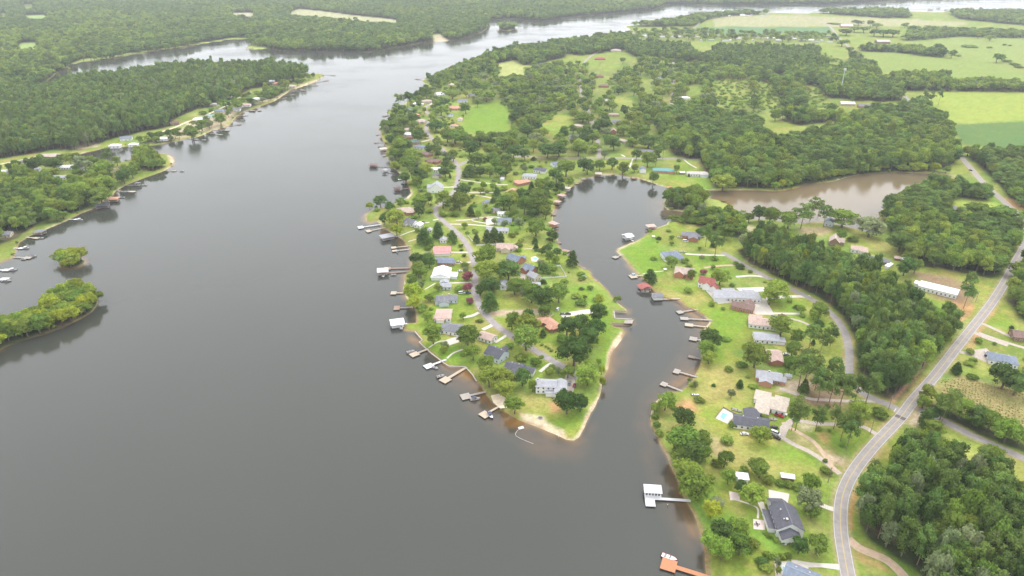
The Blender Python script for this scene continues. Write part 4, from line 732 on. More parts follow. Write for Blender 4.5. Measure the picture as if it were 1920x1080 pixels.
# ------------------------------------------------------------------ docks and boathouses
deckm = {'g': mat('weathered_deck', (.36,.325,.29), .9, .2, 1.2), 't': mat('tan_deck', (.47,.39,.30), .9, .18, 1.2), 'o': mat('orange_deck', (.47,.21,.11), .8, .1, 1.2), 'w': mat('white_deck', (.60,.60,.61), .8, .06, 1), 'd': mat('dark_deck', (.25,.20,.17), .9, .15, 1.2), 'r': mat('red_deck', (.34,.23,.18), .9, .15, 1.2)}
POST_ME = MB().cyl(0,0,-2.4,1.0,.14,n=6).mesh('post', mat('dock_post', (.16,.13,.11), .9)); RPOST_ME = MB().box(-.1,.1,-.1,.1,0,2.6).mesh('roof_post', mat('roof_post', (.55,.53,.5), .8))
def dock(sx, sy, ex, ey, ww, pl, pw, deck, label, roof=None, rtype='g', sides=False, ofs=0.0, name=None, group=None):
    pl, pw = (pl*.78, pw*.78) if not roof else (pl*.92, pw*.92)
    a = np.array(G(sx, sy, .9)); b = np.array(G(ex, ey, .9)); d = a-b; L = float(np.hypot(*d)); ang = math.atan2(d[1], d[0]) if L > .5 else 0.0
    nm = name or ('boathouse' if roof else 'dock'); t = thing(nm, label, 'boathouse' if nm == 'boathouse' else 'dock', (b[0], b[1], 0), ang, group)
    MB().box(-pl/2, pl/2, ofs-pw/2, ofs+pw/2, .72, .92).build('platform', deckm[deck], t)
    if L > pl/2+.5:
        MB().box(pl/2-.05, L+1.5, -ww/2, ww/2, .70, .905).build('walkway', deckm[deck], t)
        k = pl/2+2.5
        while k < L-1:
            for sd in (-1, 1): link('post', POST_ME, t, (k, sd*ww/2, 0))
            k += 4.5
    for x in (-pl/2, pl/2):
        for y in (ofs-pw/2, ofs+pw/2): link('post', POST_ME, t, (x, y, 0))
    if roof:
        r = MB(); q = MB(); mass(q, r, 0, ofs, pl+.6, pw+.6, pw > pl, 2.6+.9, rtype, .3); r.build('roof', roofm(roof), t)
        for x in (-pl/2+.15, pl/2-.15):
            for y in (ofs-pw/2+.15, ofs+pw/2-.15): link('roof_post', RPOST_ME, t, (x, y, .92))
        if sides: MB().box(-pl/2+.05, pl/2-.05, ofs-pw/2+.05, ofs+pw/2-.05, .925, 3.2).build('wall', wallm('white'), t)
    KEEP.append((b[0], b[1], max(pl, pw)/2+3)); KEEP.append((a[0], a[1], 3)); return t
D = dock
D(722,252,707,252,1.2,4,6,'g','bare post frame dock on the upper west shore')
D(722,266,704,267,1.2,5,5,'d','dark dock below the bare post frame dock')
D(724,274,711,274,1.2,5,5,'d','dark dock above the cream roofed boathouse')
D(728,281,719,282,1.3,9,8,'t','boathouse with flat cream roof on the west shore',roof='cream',rtype='f')
D(731,289,720,292,1.2,5,5,'d','short dark dock below the cream roofed boathouse')
D(735,312,700,312,1.3,10,9,'d','boathouse with brown red roof standing far out from the shore',roof='brown',rtype='h')
D(736,324,722,322,1.2,5,6,'g','small dock with pale roofed lift below the brown red boathouse',roof='lgrey')
D(760,335,750,336,1.2,6,6,'w','white boat lift dock below the west shore trees')
D(771,352,745,356,1.3,7,8,'d','boathouse with dark red roof and bent walkway',roof='dbrown',rtype='h')
D(712,421,676,426,1.6,7,9,'w','pale square dock furthest out at the western point')
D(720,427,691,433,1.6,6,8,'t','pale angled dock below the furthest western dock')
D(746,443,726,447,1.4,13,9,'g','boathouse with flat grey roof between two beaches',roof='lgrey',rtype='f')
D(778,460,738,464,1.4,6,6,'t','long tan dock with small lift below the rose roofed house')
D(768,467,740,470,1.3,6,5,'t','short tan dock parallel to the long tan dock')
D(772,502,726,503,1.8,8,7,'r','long reddish dock above the white roofed boathouse')
D(772,508,718,512,1.5,8,9,'r','boathouse with white roof at the end of a long dock',roof='white',rtype='f')
D(764,549,738,549,1.5,6,7,'t','tan dock below the yellow green trees')
D(778,576,744,577,1.5,6,9,'r','reddish dock beside the curved beach')
D(760,607,745,609,1.5,10,9.5,'w','big white roofed boathouse with grey gable',roof='white',rtype='g',sides=False)
D(800,655,777,664,1.8,8,7,'t','tan dock with a pale boat lift on the sea wall')
D(842,672,804,686,1.8,8,7,'w','white dock with white lift on the sea wall')
D(872,690,835,712,2.2,8,8,'t','broad tan dock with an L shaped platform')
D(908,735,873,743,1.8,8,8,'g','grey dock with a bench rail and moored boat near the tip')
D(946,756,909,777,1.6,7,8,'t','tan dock closest to the tip of the peninsula')
D(1085,497,1094,503,1.5,6,5,'d','dark dock on the east shore below the conical tree')
D(1105,520,1114,526,1.4,6,6,'r','small reddish deck dock beside the covered boat')
D(1176,602,1179,602.5,1.4,8,9,'g','concrete dock deck at the end of the boat slip')
D(1055,355,1062,356,1.2,9,8,'w','boathouse with cream roof in the cove, topmost on the west bank',roof='cream',rtype='f')
D(1046,368,1053,370,1.2,8,7,'r','boathouse with pinkish roof second down the cove bank',roof='pink',rtype='f')
D(1040,381,1045,382,1.2,7,6,'r','small red roofed boathouse third down the cove bank',roof='pink',rtype='f')
D(1034,400,1038,402,1.2,6,5,'d','dark dock under the cove trees')
D(1030,420,1038,423,1.2,9,7,'o','boathouse with pink flat roof by the cove sandbank',roof='pink',rtype='f')
D(1043,452,1047,455,1.2,6,6,'d','dark dock beside the small cove boat shed')
D(1053,468,1061,470,1.3,9,7,'r','reddish platform dock with railings near the cove mouth')
D(1122,325,1122,329,1.2,9,8,'r','white roofed boathouse at the head of the cove',roof='cream',rtype='f')
D(1090,330,1094,335,1.2,8,7,'g','grey dock with a canoe at the head of the cove')
D(1076,341,1081,344,1.2,6,6,'d','dark wooden dock at the corner of the cove')
D(1190,329,1188,333,1.2,10,6,'r','reddish dock below the blue roofed white house')
D(1255,346,1255,351,1.2,9,7,'o','orange deck dock below the teal roofed house')
D(1230,427,1220,428,1.2,9,6,'r','reddish dock at the top of the open point lawn',roof='tan',rtype='f')
D(1186,451,1177,446,1.2,8,9,'w','white roofed boat lift on the open point',roof='white',rtype='g')
D(1167,478,1154,482,1.2,6.5,6,'g','square grey floating dock off the open point')
D(1206,516,1187,518,1.8,8,9,'t','tan dock with pontoon boat below the brown gabled house')
D(1220,540,1208,542,1.3,8,10,'r','boathouse with brick red roof and white sides',roof='red',rtype='g')
D(1272,560,1233,561,1.6,8,8,'t','white walled boathouse with grey gabled roof and long walkway',roof='grey',rtype='g',sides=True,ofs=2)
D(1306,580,1275,585,1.5,6,6,'g','topmost of the three grey docks in a row on the channel')
D(1332,600,1283,597,1.6,8,6,'g','middle one of the three grey docks in a row on the channel')
D(1342,615,1292,609,1.5,8,6,'t','lowest of the three grey docks in a row on the channel')
D(1316,638,1300,635,1.5,7,7,'g','short grey dock beside the dark shore trees')
D(1314,673,1297,669,1.5,6,4,'d','broken dark dock beside the shore trees')
D(1318,710,1269,696,1.5,5.5,7,'g','long grey dock with bent end on the lower channel')
D(1302,742,1245,720,1.6,5.5,6,'g','long weathered dock touching the rounded shore bushes')
D(1334,1084,1254,1059,2.4,9,9,'o','bright orange wooden dock at the bottom edge')
D(232,347,259,347,1.3,5,5,'g','left bank dock with small roofed lift',roof='grey',rtype='f')
D(224,358,248,359,1.3,9,6,'t','left bank dock with a pale boat beside it')
D(205,369,222,370,1.3,6,4,'g','narrow left bank dock above the tan boathouse')
D(186,378,214,376,1.3,10,9,'t','left bank boathouse with tan roof',roof='orange',rtype='h')
D(168,391,193,388,1.3,14,9,'d','left bank boathouse with long dark roof',roof='dgrey',rtype='g')
D(131,411,143,411,1.3,5,5,'w','small white dock with two boats on the left bank')
D(52,445,68,446,1.6,7,5,'t','tan left bank dock below the grey roofed lift')
D(62,437,76,438,1.2,9,7,'d','left bank boat lift with grey roof',roof='grey',rtype='f')
D(28,465,40,465,1.4,6,5,'w','pale dock with white boat near the left edge')
D(26,482,52,483,1.6,9,6,'g','grey dock with boats second from the left edge islet')
D(-10,506,12,506,1.6,8,6,'w','pale dock at the left edge above the island')
D(-12,523,8,523,1.6,9,7,'w','white dock at the left edge nearest the island')
D(308,320,326,320,1.2,6,5,'g','grey dock on the wooded point')
D(350,259,368,261,1.4,8,6,'g','dock below the sandy left bank with a white float')
D(395,250,413,252,1.3,10,4,'g','long thin dock off the sandy left bank')
D(398,243,426,244,1.4,10,7,'g','long dock with dark end platform off the sandy left bank')
D(430,236,448,233,1.4,9,6,'d','dark dock off the left bank beside the sandy patch')
D(432,226,455,225,1.4,9,6,'d','dark dock second above the sandy patch of the left bank')
D(440,217,460,216,1.4,10,6,'g','dock of the left bank with white boats')
D(458,208,474,207,1.4,10,7,'g','dock of the left bank below the pink roofed house')
for (sx, sy, ex, ey) in [(520,186,534,184),(531,179,549,178),(548,170,566,168),(546,172,568,170),(570,161,592,160),(590,155,612,151),(603,140,625,141),(480,202,486,207),(735,214,722,217),(740,207,732,206),(790,149,782,148)]:
    D(sx, sy, ex, ey, 1.6, 12, 8, 'd', 'small dark dock on the far reach of the lake', group='docks on the far reach of the lake')
# the white boathouse at lower right: sun deck in front, roofed room behind
b0 = np.array(G(1224,934,.9)); a0 = np.array(G(1288,938,.9)); d = a0-b0; ang = math.atan2(d[1], d[0])
t = thing('boathouse', 'white boathouse with pale roof and open sun deck at lower right', 'boathouse', (b0[0], b0[1], 0), ang)
MB().box(-4.2,4.6,-1,7,.72,.92).box(-4.2,.9,-6,-1.02,.715,.915).build('platform', deckm['w'], t); MB().box(4.55,float(np.hypot(*d))+2,-.9,.9,.70,.905).build('walkway', deckm['w'], t)
MB().box(-3.9,4.3,1.6,6.7,.925,3.3).build('wall', wallm('white'), t); MB().box(-4.5,4.9,.9,7.3,3.32,3.6).build('roof', mat('boathouse_roof', (.66,.63,.66), .7, .05), t)
for k in range(5): link('window', WIN_ME, t, (-3.1+k*1.6, 1.57, 2.0))
for x in (-4.1, 0, 4.4):
    for y in (-5.8 if x < 1 else -.9, -.9, 3, 6.8): link('post', POST_ME, t, (x, y, 0))
KEEP.append((b0[0], b0[1], 9))
# ------------------------------------------------------------------ boats
hullm = {'w': mat('gelcoat_white', (.75,.75,.76), .25, spec=.5), 'b': mat('gelcoat_navy', (.05,.06,.12), .25, spec=.5), 'r': mat('gelcoat_red', (.55,.05,.10), .25, spec=.5), 'c': mat('canvas_teal', (.20,.45,.60), .8), 'g': mat('aluminium', (.5,.5,.5), .4, metal=.6)}
seatm = mat('boat_seat', (.30,.27,.26), .8); motorm = mat('outboard', (.04,.04,.045), .4)
def boat(x, y, ang, L, hull, top, label, z=0.15, canopy=True, group=None):
    wx, wy = G(x, y, z+.5); t = thing('boat', label, 'boat', (wx, wy, z), math.radians(ang), group); h = MB(); n = 7; B = L*.19; vs = []
    for i in range(n):
        u = i/(n-1); w = B*(1-.02*u) if u < .5 else B*math.sqrt(max(.004, 1-((u-.5)/.5)**2.2)); xx = -L/2+L*u; sh = .75+.25*u*u
        vs += [(xx, -w, sh), (xx, -w*.7, 0), (xx, w*.7, 0), (xx, w, sh)]
    fs = []
    for i in range(n-1):
        a = i*4; fs += [(a, a+4, a+5, a+1), (a+1, a+5, a+6, a+2), (a+2, a+6, a+7, a+3)]
    fs += [(0,1,2,3), (n*4-1, n*4-2, n*4-3, n*4-4)]; h.add(vs, fs); hb = h.build('hull', hullm[hull], t, True)
    d = MB(); dv = []
    for i in range(n):
        u = i/(n-1); k = i*4; dv += [(vs[k][0]*.97, vs[k][1]*.86, vs[k][2]-.12), (vs[k+3][0]*.97, vs[k+3][1]*.86, vs[k+3][2]-.12)]
    d.add(dv, [(i*2, i*2+1, i*2+3, i*2+2)[::-1] for i in range(n-1)]).build('deck', hullm['w'] if hull != 'w' else seatm, t)
    MB().box(-L*.32,-L*.2,-B*.6,B*.6,.6,1.05).build('seat', seatm, t); MB().box(L*.02,L*.08,-B*.5,B*.5,.7,1.3).build('windscreen', glass, t)
    MB().box(-L/2-.35,-L/2+.02,-.2,.2,.15,1.15).build('outboard_motor', motorm, t)
    if canopy:
        c = MB().box(-L*.28,L*.12,-B*.9,B*.9,2.0,2.1).build('canopy', hullm[top], t)
        for xx in (-L*.26, L*.1):
            for yy in (-B*.85, B*.85): MB().box(xx-.04,xx+.04,yy-.04,yy+.04,.6,2.0).build('canopy_post', hullm['g'], c)
    return t
for args in [(891,748,15,6.5,'w','b','white boat with navy canopy moored beside the grey dock near the tip',.15,True),(919,779,-60,7,'b','b','navy pontoon boat moored at the dock closest to the tip',.15,True),
 (770,659,25,6,'w','w','white boat on the lift of the tan sea wall dock',.6,False),(815,689,-30,5.5,'w','b','white boat beside the white sea wall dock',.2,False),(826,705,25,5.5,'w','w','white boat on the lift of the broad tan dock',.6,False),
 (719,517,88,6,'b','b','navy boat under the white roofed boathouse at the long dock',.2,False),(738,515,0,5,'w','w','small white boat beside the reddish long dock',.15,False),(745,472,90,4,'w','c','small grey boat between the tan docks',.1,True),
 (753,614,90,6,'b','b','dark boat in the big white roofed boathouse',.2,False),(1189,516,0,7,'w','c','pontoon boat with teal canopy at the tan channel dock',.15,True),(1209,547,0,7,'w','w','white boat in the brick red roofed boathouse',.2,False),
 (1095,520,10,6,'w','c','white boat with blue cover parked on the east lawn',1.05,True),(1177,449,10,6,'w','b','white boat hanging in the white roofed lift',.6,False),(1255,1045,-28,7.5,'r','r','red and white speedboat beside the orange dock',.2,False),
 (1382,769,-30,6,'w','b','small boat on the lawn beside the white pool terrace',1.1,False),(1449,786,-15,5,'w','w','pale boat on the lawn below the sand coloured house',1.1,False),(1304,740,-5,5,'g','g','grey canoe on the lawn beside the weathered dock',1.05,False),
 (271,347,5,6,'w','w','white boat at the end of the left bank roofed lift',.15,False),(232,359,8,5,'w','w','pale boat beside the tan left bank dock',.15,False),(230,370,5,5.5,'w','b','white boat at the end of the narrow left bank dock',.15,False),
 (200,381,5,5,'w','w','white boat between the two left bank boathouses',.15,False),(150,412,0,6.5,'w','w','white cruiser at the small white left bank dock',.15,True),(76,446,0,6,'w','w','white boat below the grey roofed left bank lift',.15,False),(49,465,10,6,'w','w','white boat at the pale dock near the left edge',.15,True),
 (62,480,15,6,'w','b','white boat at the end of the grey left bank dock',.15,True),(44,486,0,4.5,'w','w','small skiff below the grey left bank dock',.15,False),(24,506,15,7,'w','w','white pontoon boat at the left edge dock above the island',.15,True),(12,526,5,8,'w','w','white houseboat at the left edge nearest the island',.15,True),
 (341,321,0,5,'w','w','pale float boat off the wooded point',.1,False),(757,344,0,6,'b','b','dark boat below the white west shore lift',.15,True),(382,262,0,6,'w','w','white float off the sandy left bank',.1,False),(1085,334,30,4,'w','w','white canoe on the bank at the head of the cove',1.05,False),
 (1275,445,-20,6,'w','w','white boat on a trailer beside the grey brick point house',1.2,False),(1280,472,0,7,'w','w','white boat on a trailer beside the slate deck house',1.2,False),(1410,1003,0,1,'w','w','',0,False)][:-1]: boat(*args)
# ------------------------------------------------------------------ cars
paint = {'white': (.75,.75,.76), 'black': (.02,.02,.022), 'red': (.40,.03,.03), 'maroon': (.22,.03,.05), 'grey': (.22,.23,.25), 'blue': (.06,.10,.22), 'silver': (.5,.5,.52)}
tyre = mat('tyre', (.02,.02,.02), .9)
WHEEL_ME = MB().cyl(0,0,-.11,.11,.34,n=10).mesh('wheel', tyre); RIM_ME = MB().cyl(0,0,-.12,.12,.18,n=8).mesh('rim', mat('rim', (.5,.5,.5), .3, metal=.8))
LAMP_ME = MB().box(-.04,.04,-.2,.2,-.08,.08).mesh('headlight', mat('lamp_glass', (.8,.8,.75), .1))
def car(x, y, ang, kind, col, label, z=1.14, group=None):
    wx, wy = G(x, y, z+.7); t = thing({'p': 'pickup_truck', 'v': 'van'}.get(kind, 'car'), label, {'p': 'pickup', 'v': 'van'}.get(kind, 'car'), (wx, wy, z), math.radians(ang), group)
    pm = mat('car_'+col, paint[col], .25, spec=.6); L = {'p': 5.6, 'v': 5.6, 's': 4.7}[kind]; b = MB()
    prof = {'s': [(-2.35,.35),(2.35,.35),(2.35,.72),(1.2,.92),(-2.2,.95),(-2.35,.8)], 'p': [(-2.8,.4),(2.8,.4),(2.8,.95),(1.5,1.1),(-2.8,1.1)], 'v': [(-2.8,.4),(2.8,.4),(2.8,1.0),(2.0,1.25),(-2.8,1.25)]}[kind]
    cab = {'s': [(-1.9,.94),(1.1,.92),(.4,1.42),(-1.3,1.44)], 'p': [(-.7,1.1),(1.5,1.1),(.8,1.75),(-.55,1.78)], 'v': [(-2.75,1.25),(2.0,1.25),(1.2,2.1),(-2.7,2.15)]}[kind]
    def ext(m, pr, w, mi=0, top=0):
        n = len(pr); m.add([(px, -w, pz) for px, pz in pr]+[(px, w, pz) for px, pz in pr], [tuple(range(n)), tuple(range(2*n-1, n-1, -1))]+[(i, n+i, n+(i+1) % n, (i+1) % n) for i in range(n)], mi)
    ext(b, prof, .9); b.build('body', pm, t); c = MB(); ext(c, cab, .8); cb = c.build('windows', glass, t)
    x0, x1 = cab[3][0], cab[2][0]; zt = max(cab[2][1], cab[3][1]); MB().box(x0,x1,-.78,.78,zt-.02,zt+.05).build('roof', pm, t)
    if kind == 'p': MB().box(-2.65,-.8,-.75,.75,1.0,1.115).build('truck_bed', tyre, t)
    for sx in (-L*.31, L*.31):
        for sy in (-.82, .82): w = link('wheel', WHEEL_ME, t, (sx, sy, .34)); w.rotation_euler = (math.pi/2, 0, 0); link('rim', RIM_ME, w)
    for sy in (-.6, .6): link('headlight', LAMP_ME, t, (L/2+.01, sy, .7))
    return t
for args in [(1068,718,75,'s','grey','grey car parked left of the maroon car at the tip house'),(1077,722,75,'s','maroon','maroon car parked right of the grey car at the tip house'),(1461,779,-28,'p','red','dark red pickup beside the white pickup below the sand coloured house'),(1467,775,-28,'p','white','white pickup beside the dark red pickup'),
 (1452,801,0,'s','black','black car alone in the gravel court'),(1454,812,-40,'v','white','white van beside the black pickup in the gravel court'),(1455,820,-38,'p','black','black and white pickup at the edge of the gravel court'),(1451,593,0,'s','grey','grey car at the concrete court of the tan roofed white house'),(1466,591,0,'p','maroon','dark red pickup at the concrete court'),
 (860,491,5,'s','silver','silver car on the drive of the slate grey roofed house'),(863,508,0,'s','white','white car beside the big white metal roof'),(866,549,8,'v','white','white camper van beside the teal skylight house'),(878,549,5,'s','blue','dark car behind the white camper van'),(793,416,10,'s','blue','blue car on the drive of the grey gabled cottage'),
 (1850,661,60,'s','white','white car in the court of the slate house across the road'),(1854,668,-30,'p','blue','dark blue pickup in the court across the road'),(1820,319,-50,'s','black','black car driving on the upper main road'),(1121,270,88,'s','black','dark car on the hill road'),(861,338,88,'s','black','black car on the road beside the tall white house'),(807,276,0,'s','white','white car outside the slate blue roofed house'),
 (1285,452,-20,'v','white','white motor home behind the grey brick point house'),(1315,443,-15,'v','silver','silver camper under a roof beside the grey brick point house'),(1475,664,-10,'s','white','white car under the trees beside the pinkish roof'),(1510,676,-10,'p','silver','silver pickup under the pines of the slope'),(1046,580,70,'v','white','white motor home beside the terracotta roof'),
 (1396,813,0,'s','white','white golf buggy on the lawn below the charcoal L shaped roof'),(1310,443,-10,'s','white','white car at the grey brick point house'),(1393,579,-30,'s','silver','silver car under the carport of the brown roofed brick house'),(1792,498,-20,'v','white','white van under the trees beside the warehouse'),(1055,588,0,'s','grey','grey car on the pale court beside the motor home'),(1065,588,0,'s','black','black car on the pale court'),(1345,512,0,'s','white','white car beside the red roofed house')]: car(*args)
# ------------------------------------------------------------------ pools, fences, walls, poles, mast
poolm = mat('pool_water', (.20,.55,.68), .06, spec=.5); coping = mat('pool_coping', (.75,.72,.68), .8)
def pool(pts, label):
    w = [G(*p, 1.1) for p in pts]; cx, cy = np.mean(w, 0); t = thing('swimming_pool', label, 'pool', (cx, cy, 1.08)); q = [(x-cx, y-cy) for x, y in w]
    if np.cross(np.subtract(q[1], q[0]), np.subtract(q[2], q[1])) < 0: q = q[::-1]
    n = len(q); o = [(x*1.16, y*1.16) for x, y in q]
    MB().add([(x, y, .12) for x, y in q]+[(x, y, .12) for x, y in o]+[(x, y, -.1) for x, y in o], [(n+i, n+(i+1) % n, (i+1) % n, i) for i in range(n)]+[(2*n+i, 2*n+(i+1) % n, n+(i+1) % n, n+i) for i in range(n)]).build('coping', coping, t)
    MB().add([(x*.995, y*.995, .06) for x, y in q], [tuple(range(n))]).build('water', poolm, t); KEEP.append((cx, cy, 6))
pool([(1003.5+4.2*math.cos(a), 485.5+2.6*math.sin(a)) for a in np.linspace(0, 6.28, 13)[:-1]], 'oval pool behind the slate and brick gabled house')
pool([(1348,563),(1355,562),(1361,563.5),(1354,565.5),(1349,565)], 'narrow blue pool inside the white fence of the long white house')
pool([(1355,773),(1364,777),(1357,788),(1350,782)], 'pale pool on the square white terrace')
pool([(1467,1062),(1481,1064),(1483,1086),(1469,1084)], 'turquoise pool at the bottom edge of the picture')
pool([(1317,331),(1326,331),(1325,333),(1317,333)], 'small pool beside the long pale roofed house near the pond')
fencew = mat('fence_white', (.72,.72,.70), .7); wallc = mat('sea_wall', (.48,.45,.41), .9, .15, 1)
def fence(pts, h, label, step=2.4, m_=None, name='fence', cat='fence', thick=.05):
    m_ = m_ or fencew; w = [np.array(G(*p, 1)) for p in pts]; o = w[0]; t = thing(name, label, cat, (o[0], o[1], 1.0)); pm = MB().box(-.07,.07,-.07,.07,-.3,h+.1).mesh('post', m_)
    for a, b in zip(w[:-1], w[1:]):
        d = b-a; L = np.hypot(*d); an = math.atan2(d[1], d[0]); k = max(1, int(L/step))
        for i in range(k):
            p0 = a+d*(i/k)-o; r = MB().box(0, L/k-.02, -thick, thick, .08, h).build('panel', m_, t); r.location = (p0[0], p0[1], 0); r.rotation_euler = (0, 0, an); link('post', pm, t, (p0[0], p0[1], 0), an)
fence([(1020,499),(1050,499),(1062,519.5),(1007,523)], 1.3, 'white board fence round the yard east of the cream garage house', 3)
fence([(1340,544),(1324,546),(1345,569),(1377,566)], 1.3, 'white fence round the pool of the long white house', 3)
fence([(893,461),(930,459)], 1.3, 'white fence beside the pink cross gabled house', 3)
fence([(876,442),(888,456)], 1.3, 'white gate fence along the curve of the peninsula road', 3)
fence([(778,622),(792,638),(786,642),(800,655),(810,664),(822,673),(832,681),(842,687),(872,688),(886,703),(893,715)], .5, 'concrete sea wall along the south west shore', 6, wallc, 'sea_wall', 'wall', .25)
fence([(1151,584),(1153,597.5),(1184,599)], .5, 'concrete wall round the boat slip on the east shore', 5, wallc, 'sea_wall', 'wall', .3)
fence([(1151,583.5),(1175,584)], .6, 'brown timber wall on the upper side of the boat slip', 5, deckm['d'], 'sea_wall', 'wall', .4)
fence([(1147,607),(1184,607.5)], .6, 'brown timber wall on the lower side of the boat slip', 5, deckm['d'], 'sea_wall', 'wall', .4)
fence([(1208,523),(1216,534),(1226,546),(1240,555),(1251,560),(1270,563),(1285,575),(1302,582),(1320,592)], .4, 'rusty timber wall along the east channel bank', 6, mat('rust_timber', (.34,.18,.09), .9, .2, 1), 'sea_wall', 'wall', .2)
fence([(1341,784),(1356,765),(1380,778)], 1.0, 'dark fence behind the square white terrace', 3, deckm['d'])
polem = mat('pole_wood', (.20,.16,.13), .9); wirem = mat('wire', (.05,.05,.05), .6)
POLE_ME = MB().cyl(0,0,-.5,10.5,.17,.12,n=7).mesh('pole', polem); ARM_ME = MB().box(-1.3,1.3,-.06,.06,9.7,9.85).mesh('crossarm', polem); CAN_ME = MB().cyl(.3,0,8.2,9.1,.25,n=8).mesh('transformer', mat('transformer', (.4,.42,.43), .5))
PL = [(1536,1035,'beside the lower bend of the main road'),(1552,905,'on the grass by the two drives'),(1631,815,'at the mouth of the gravel drives'),(1666,767,'at the shore road junction'),(1745,670,'along the roadside ditch'),(1829,567,'beside the white warehouse')]; tops = []
for px, py, w in PL:
    x, y = G(px, py, 1); t = thing('utility_pole', 'wooden utility pole '+w, 'pole', (x, y, 1), .6); link('pole', POLE_ME, t); link('crossarm', ARM_ME, t); link('transformer', CAN_ME, t); tops.append((x, y, 10.9))
    MB().cyl(-1.1,0,9.85,10.05,.06,n=6).build('insulator', trim, t); MB().cyl(1.1,0,9.85,10.05,.06,n=6).build('insulator', trim, t)
for i in range(len(tops)-1):
    a, b = np.array(tops[i]), np.array(tops[i+1]); t = thing('power_line', 'power line starting at the pole '+PL[i][2], 'wire', tuple(a))
    for off in (-1.1, 1.1):
        m = MB(); pr = None
        for k in range(9):
            u = k/8; q = (b-a)*u; p = (q[0]+off*.82, q[1]+off*.56, q[2]-1.6*4*u*(1-u)+.1)
            if pr is not None: m.tube(pr, p, .03, 4)
            pr = p
        m.build('wire', wirem, t)
x, y = G(1574,180,1); t = thing('radio_mast', 'tall grey radio mast rising from the woods at upper right', 'mast', (x, y, 1)); galv = mat('galvanised', (.6,.6,.62), .5)
MB().cyl(0,0,-.5,52,.9,.45,n=10).build('pole', galv, t); hd = MB().cyl(0,0,48.5,49,2.2,n=10).cyl(0,0,50.5,51,2.2,n=10).build('platform', galv, t)
for k in range(9): a = k*2*math.pi/9; MB().box(-.25,.25,-.15,.15,47.8,51.6).build('antenna', trim, hd).location = (2.3*math.cos(a), 2.3*math.sin(a), 0)
# float with hose off the tip, lamp posts at the tip, fire pit, trampoline
x, y = G(977,802,.3); t = thing('swim_float', 'white swimming float off the sandy tip', 'float', (x, y, 0), .4); MB().box(-1.6,1.6,-1,1,.02,.45).build('float_body', trim, t); MB().box(-1.4,1.4,-.85,.85,.452,.5).build('float_deck', deckm['w'], t)
m = MB(); pr = None
for p in smooth_line([(974,804),(968,810),(967,816),(972,820),(985,826),(1000,832)], 4):
    q = (*G(p[0], p[1], .06), .06)
    if pr: m.tube(pr, q, .08, 5)
    pr = q
tag(m.build('float_line', fencew), 'pale floating line curving from the swimming float', 'line')
for px, py, w in [(1047,825,'left of the sandy tip'),(1087,822,'right of the sandy tip'),(1251,952,'beside the white sun deck'),(1183,618,'beside the boat slip')]:
    x, y = G(px, py, 0); t = thing('mooring_post', 'thin wooden mooring post in the water '+w, 'post', (x, y, 0)); link('post', MB().cyl(0,0,-2,2.2,.16,n=7).mesh('post', polem), t); MB().cyl(0,0,2.2,2.4,.2,n=7).build('cap', trim, t)
x, y = G(1013,784,1); t = thing('fire_pit', 'round stone fire pit on the sandy tip', 'fire pit', (x, y, 1)); stone = mat('pit_stone', (.35,.31,.29), .9, .2, 2)
for k in range(12): a = k*math.pi/6; s_ = MB().box(-.35,.35,-.22,.22,0,.4).build('stone', stone, t); s_.location = (1.4*math.cos(a), 1.4*math.sin(a), 0); s_.rotation_euler = (0, 0, a+math.pi/2)
MB().cyl(0,0,0,.08,1.2,n=14).build('ash', mat('ash', (.14,.12,.11), .95), t)
for px, py, w in [(1225,446,'on the point lawn'),(1247,508,'on the point lawn in front of the brown gabled house')]:
    x, y = G(px, py, 1); t = thing('garden_parasol', 'white garden parasol '+w, 'parasol', (x, y, 1)); MB().cyl(0,0,0,2.4,.05,n=6).build('pole', trim, t); MB().cyl(0,0,2.0,2.7,1.8,.05,n=10).build('canopy', fencew, t)
x, y = G(1419,984,1.1); t = thing('patio_set', 'dark patio table with chairs on the pale patio', 'patio set', (x, y, 1.1)); MB().cyl(0,0,.68,.74,.7,n=12).build('table_top', motorm, t); MB().cyl(0,0,0,.68,.06,n=6).build('leg', motorm, t)
for k in range(4): a = k*math.pi/2; c = MB().box(-.25,.25,-.25,.25,.4,.46).box(.21,.26,-.25,.25,.46,.95).build('chair_seat', motorm, t); c.location = (1.1*math.cos(a), 1.1*math.sin(a), 0); c.rotation_euler = (0, 0, a)
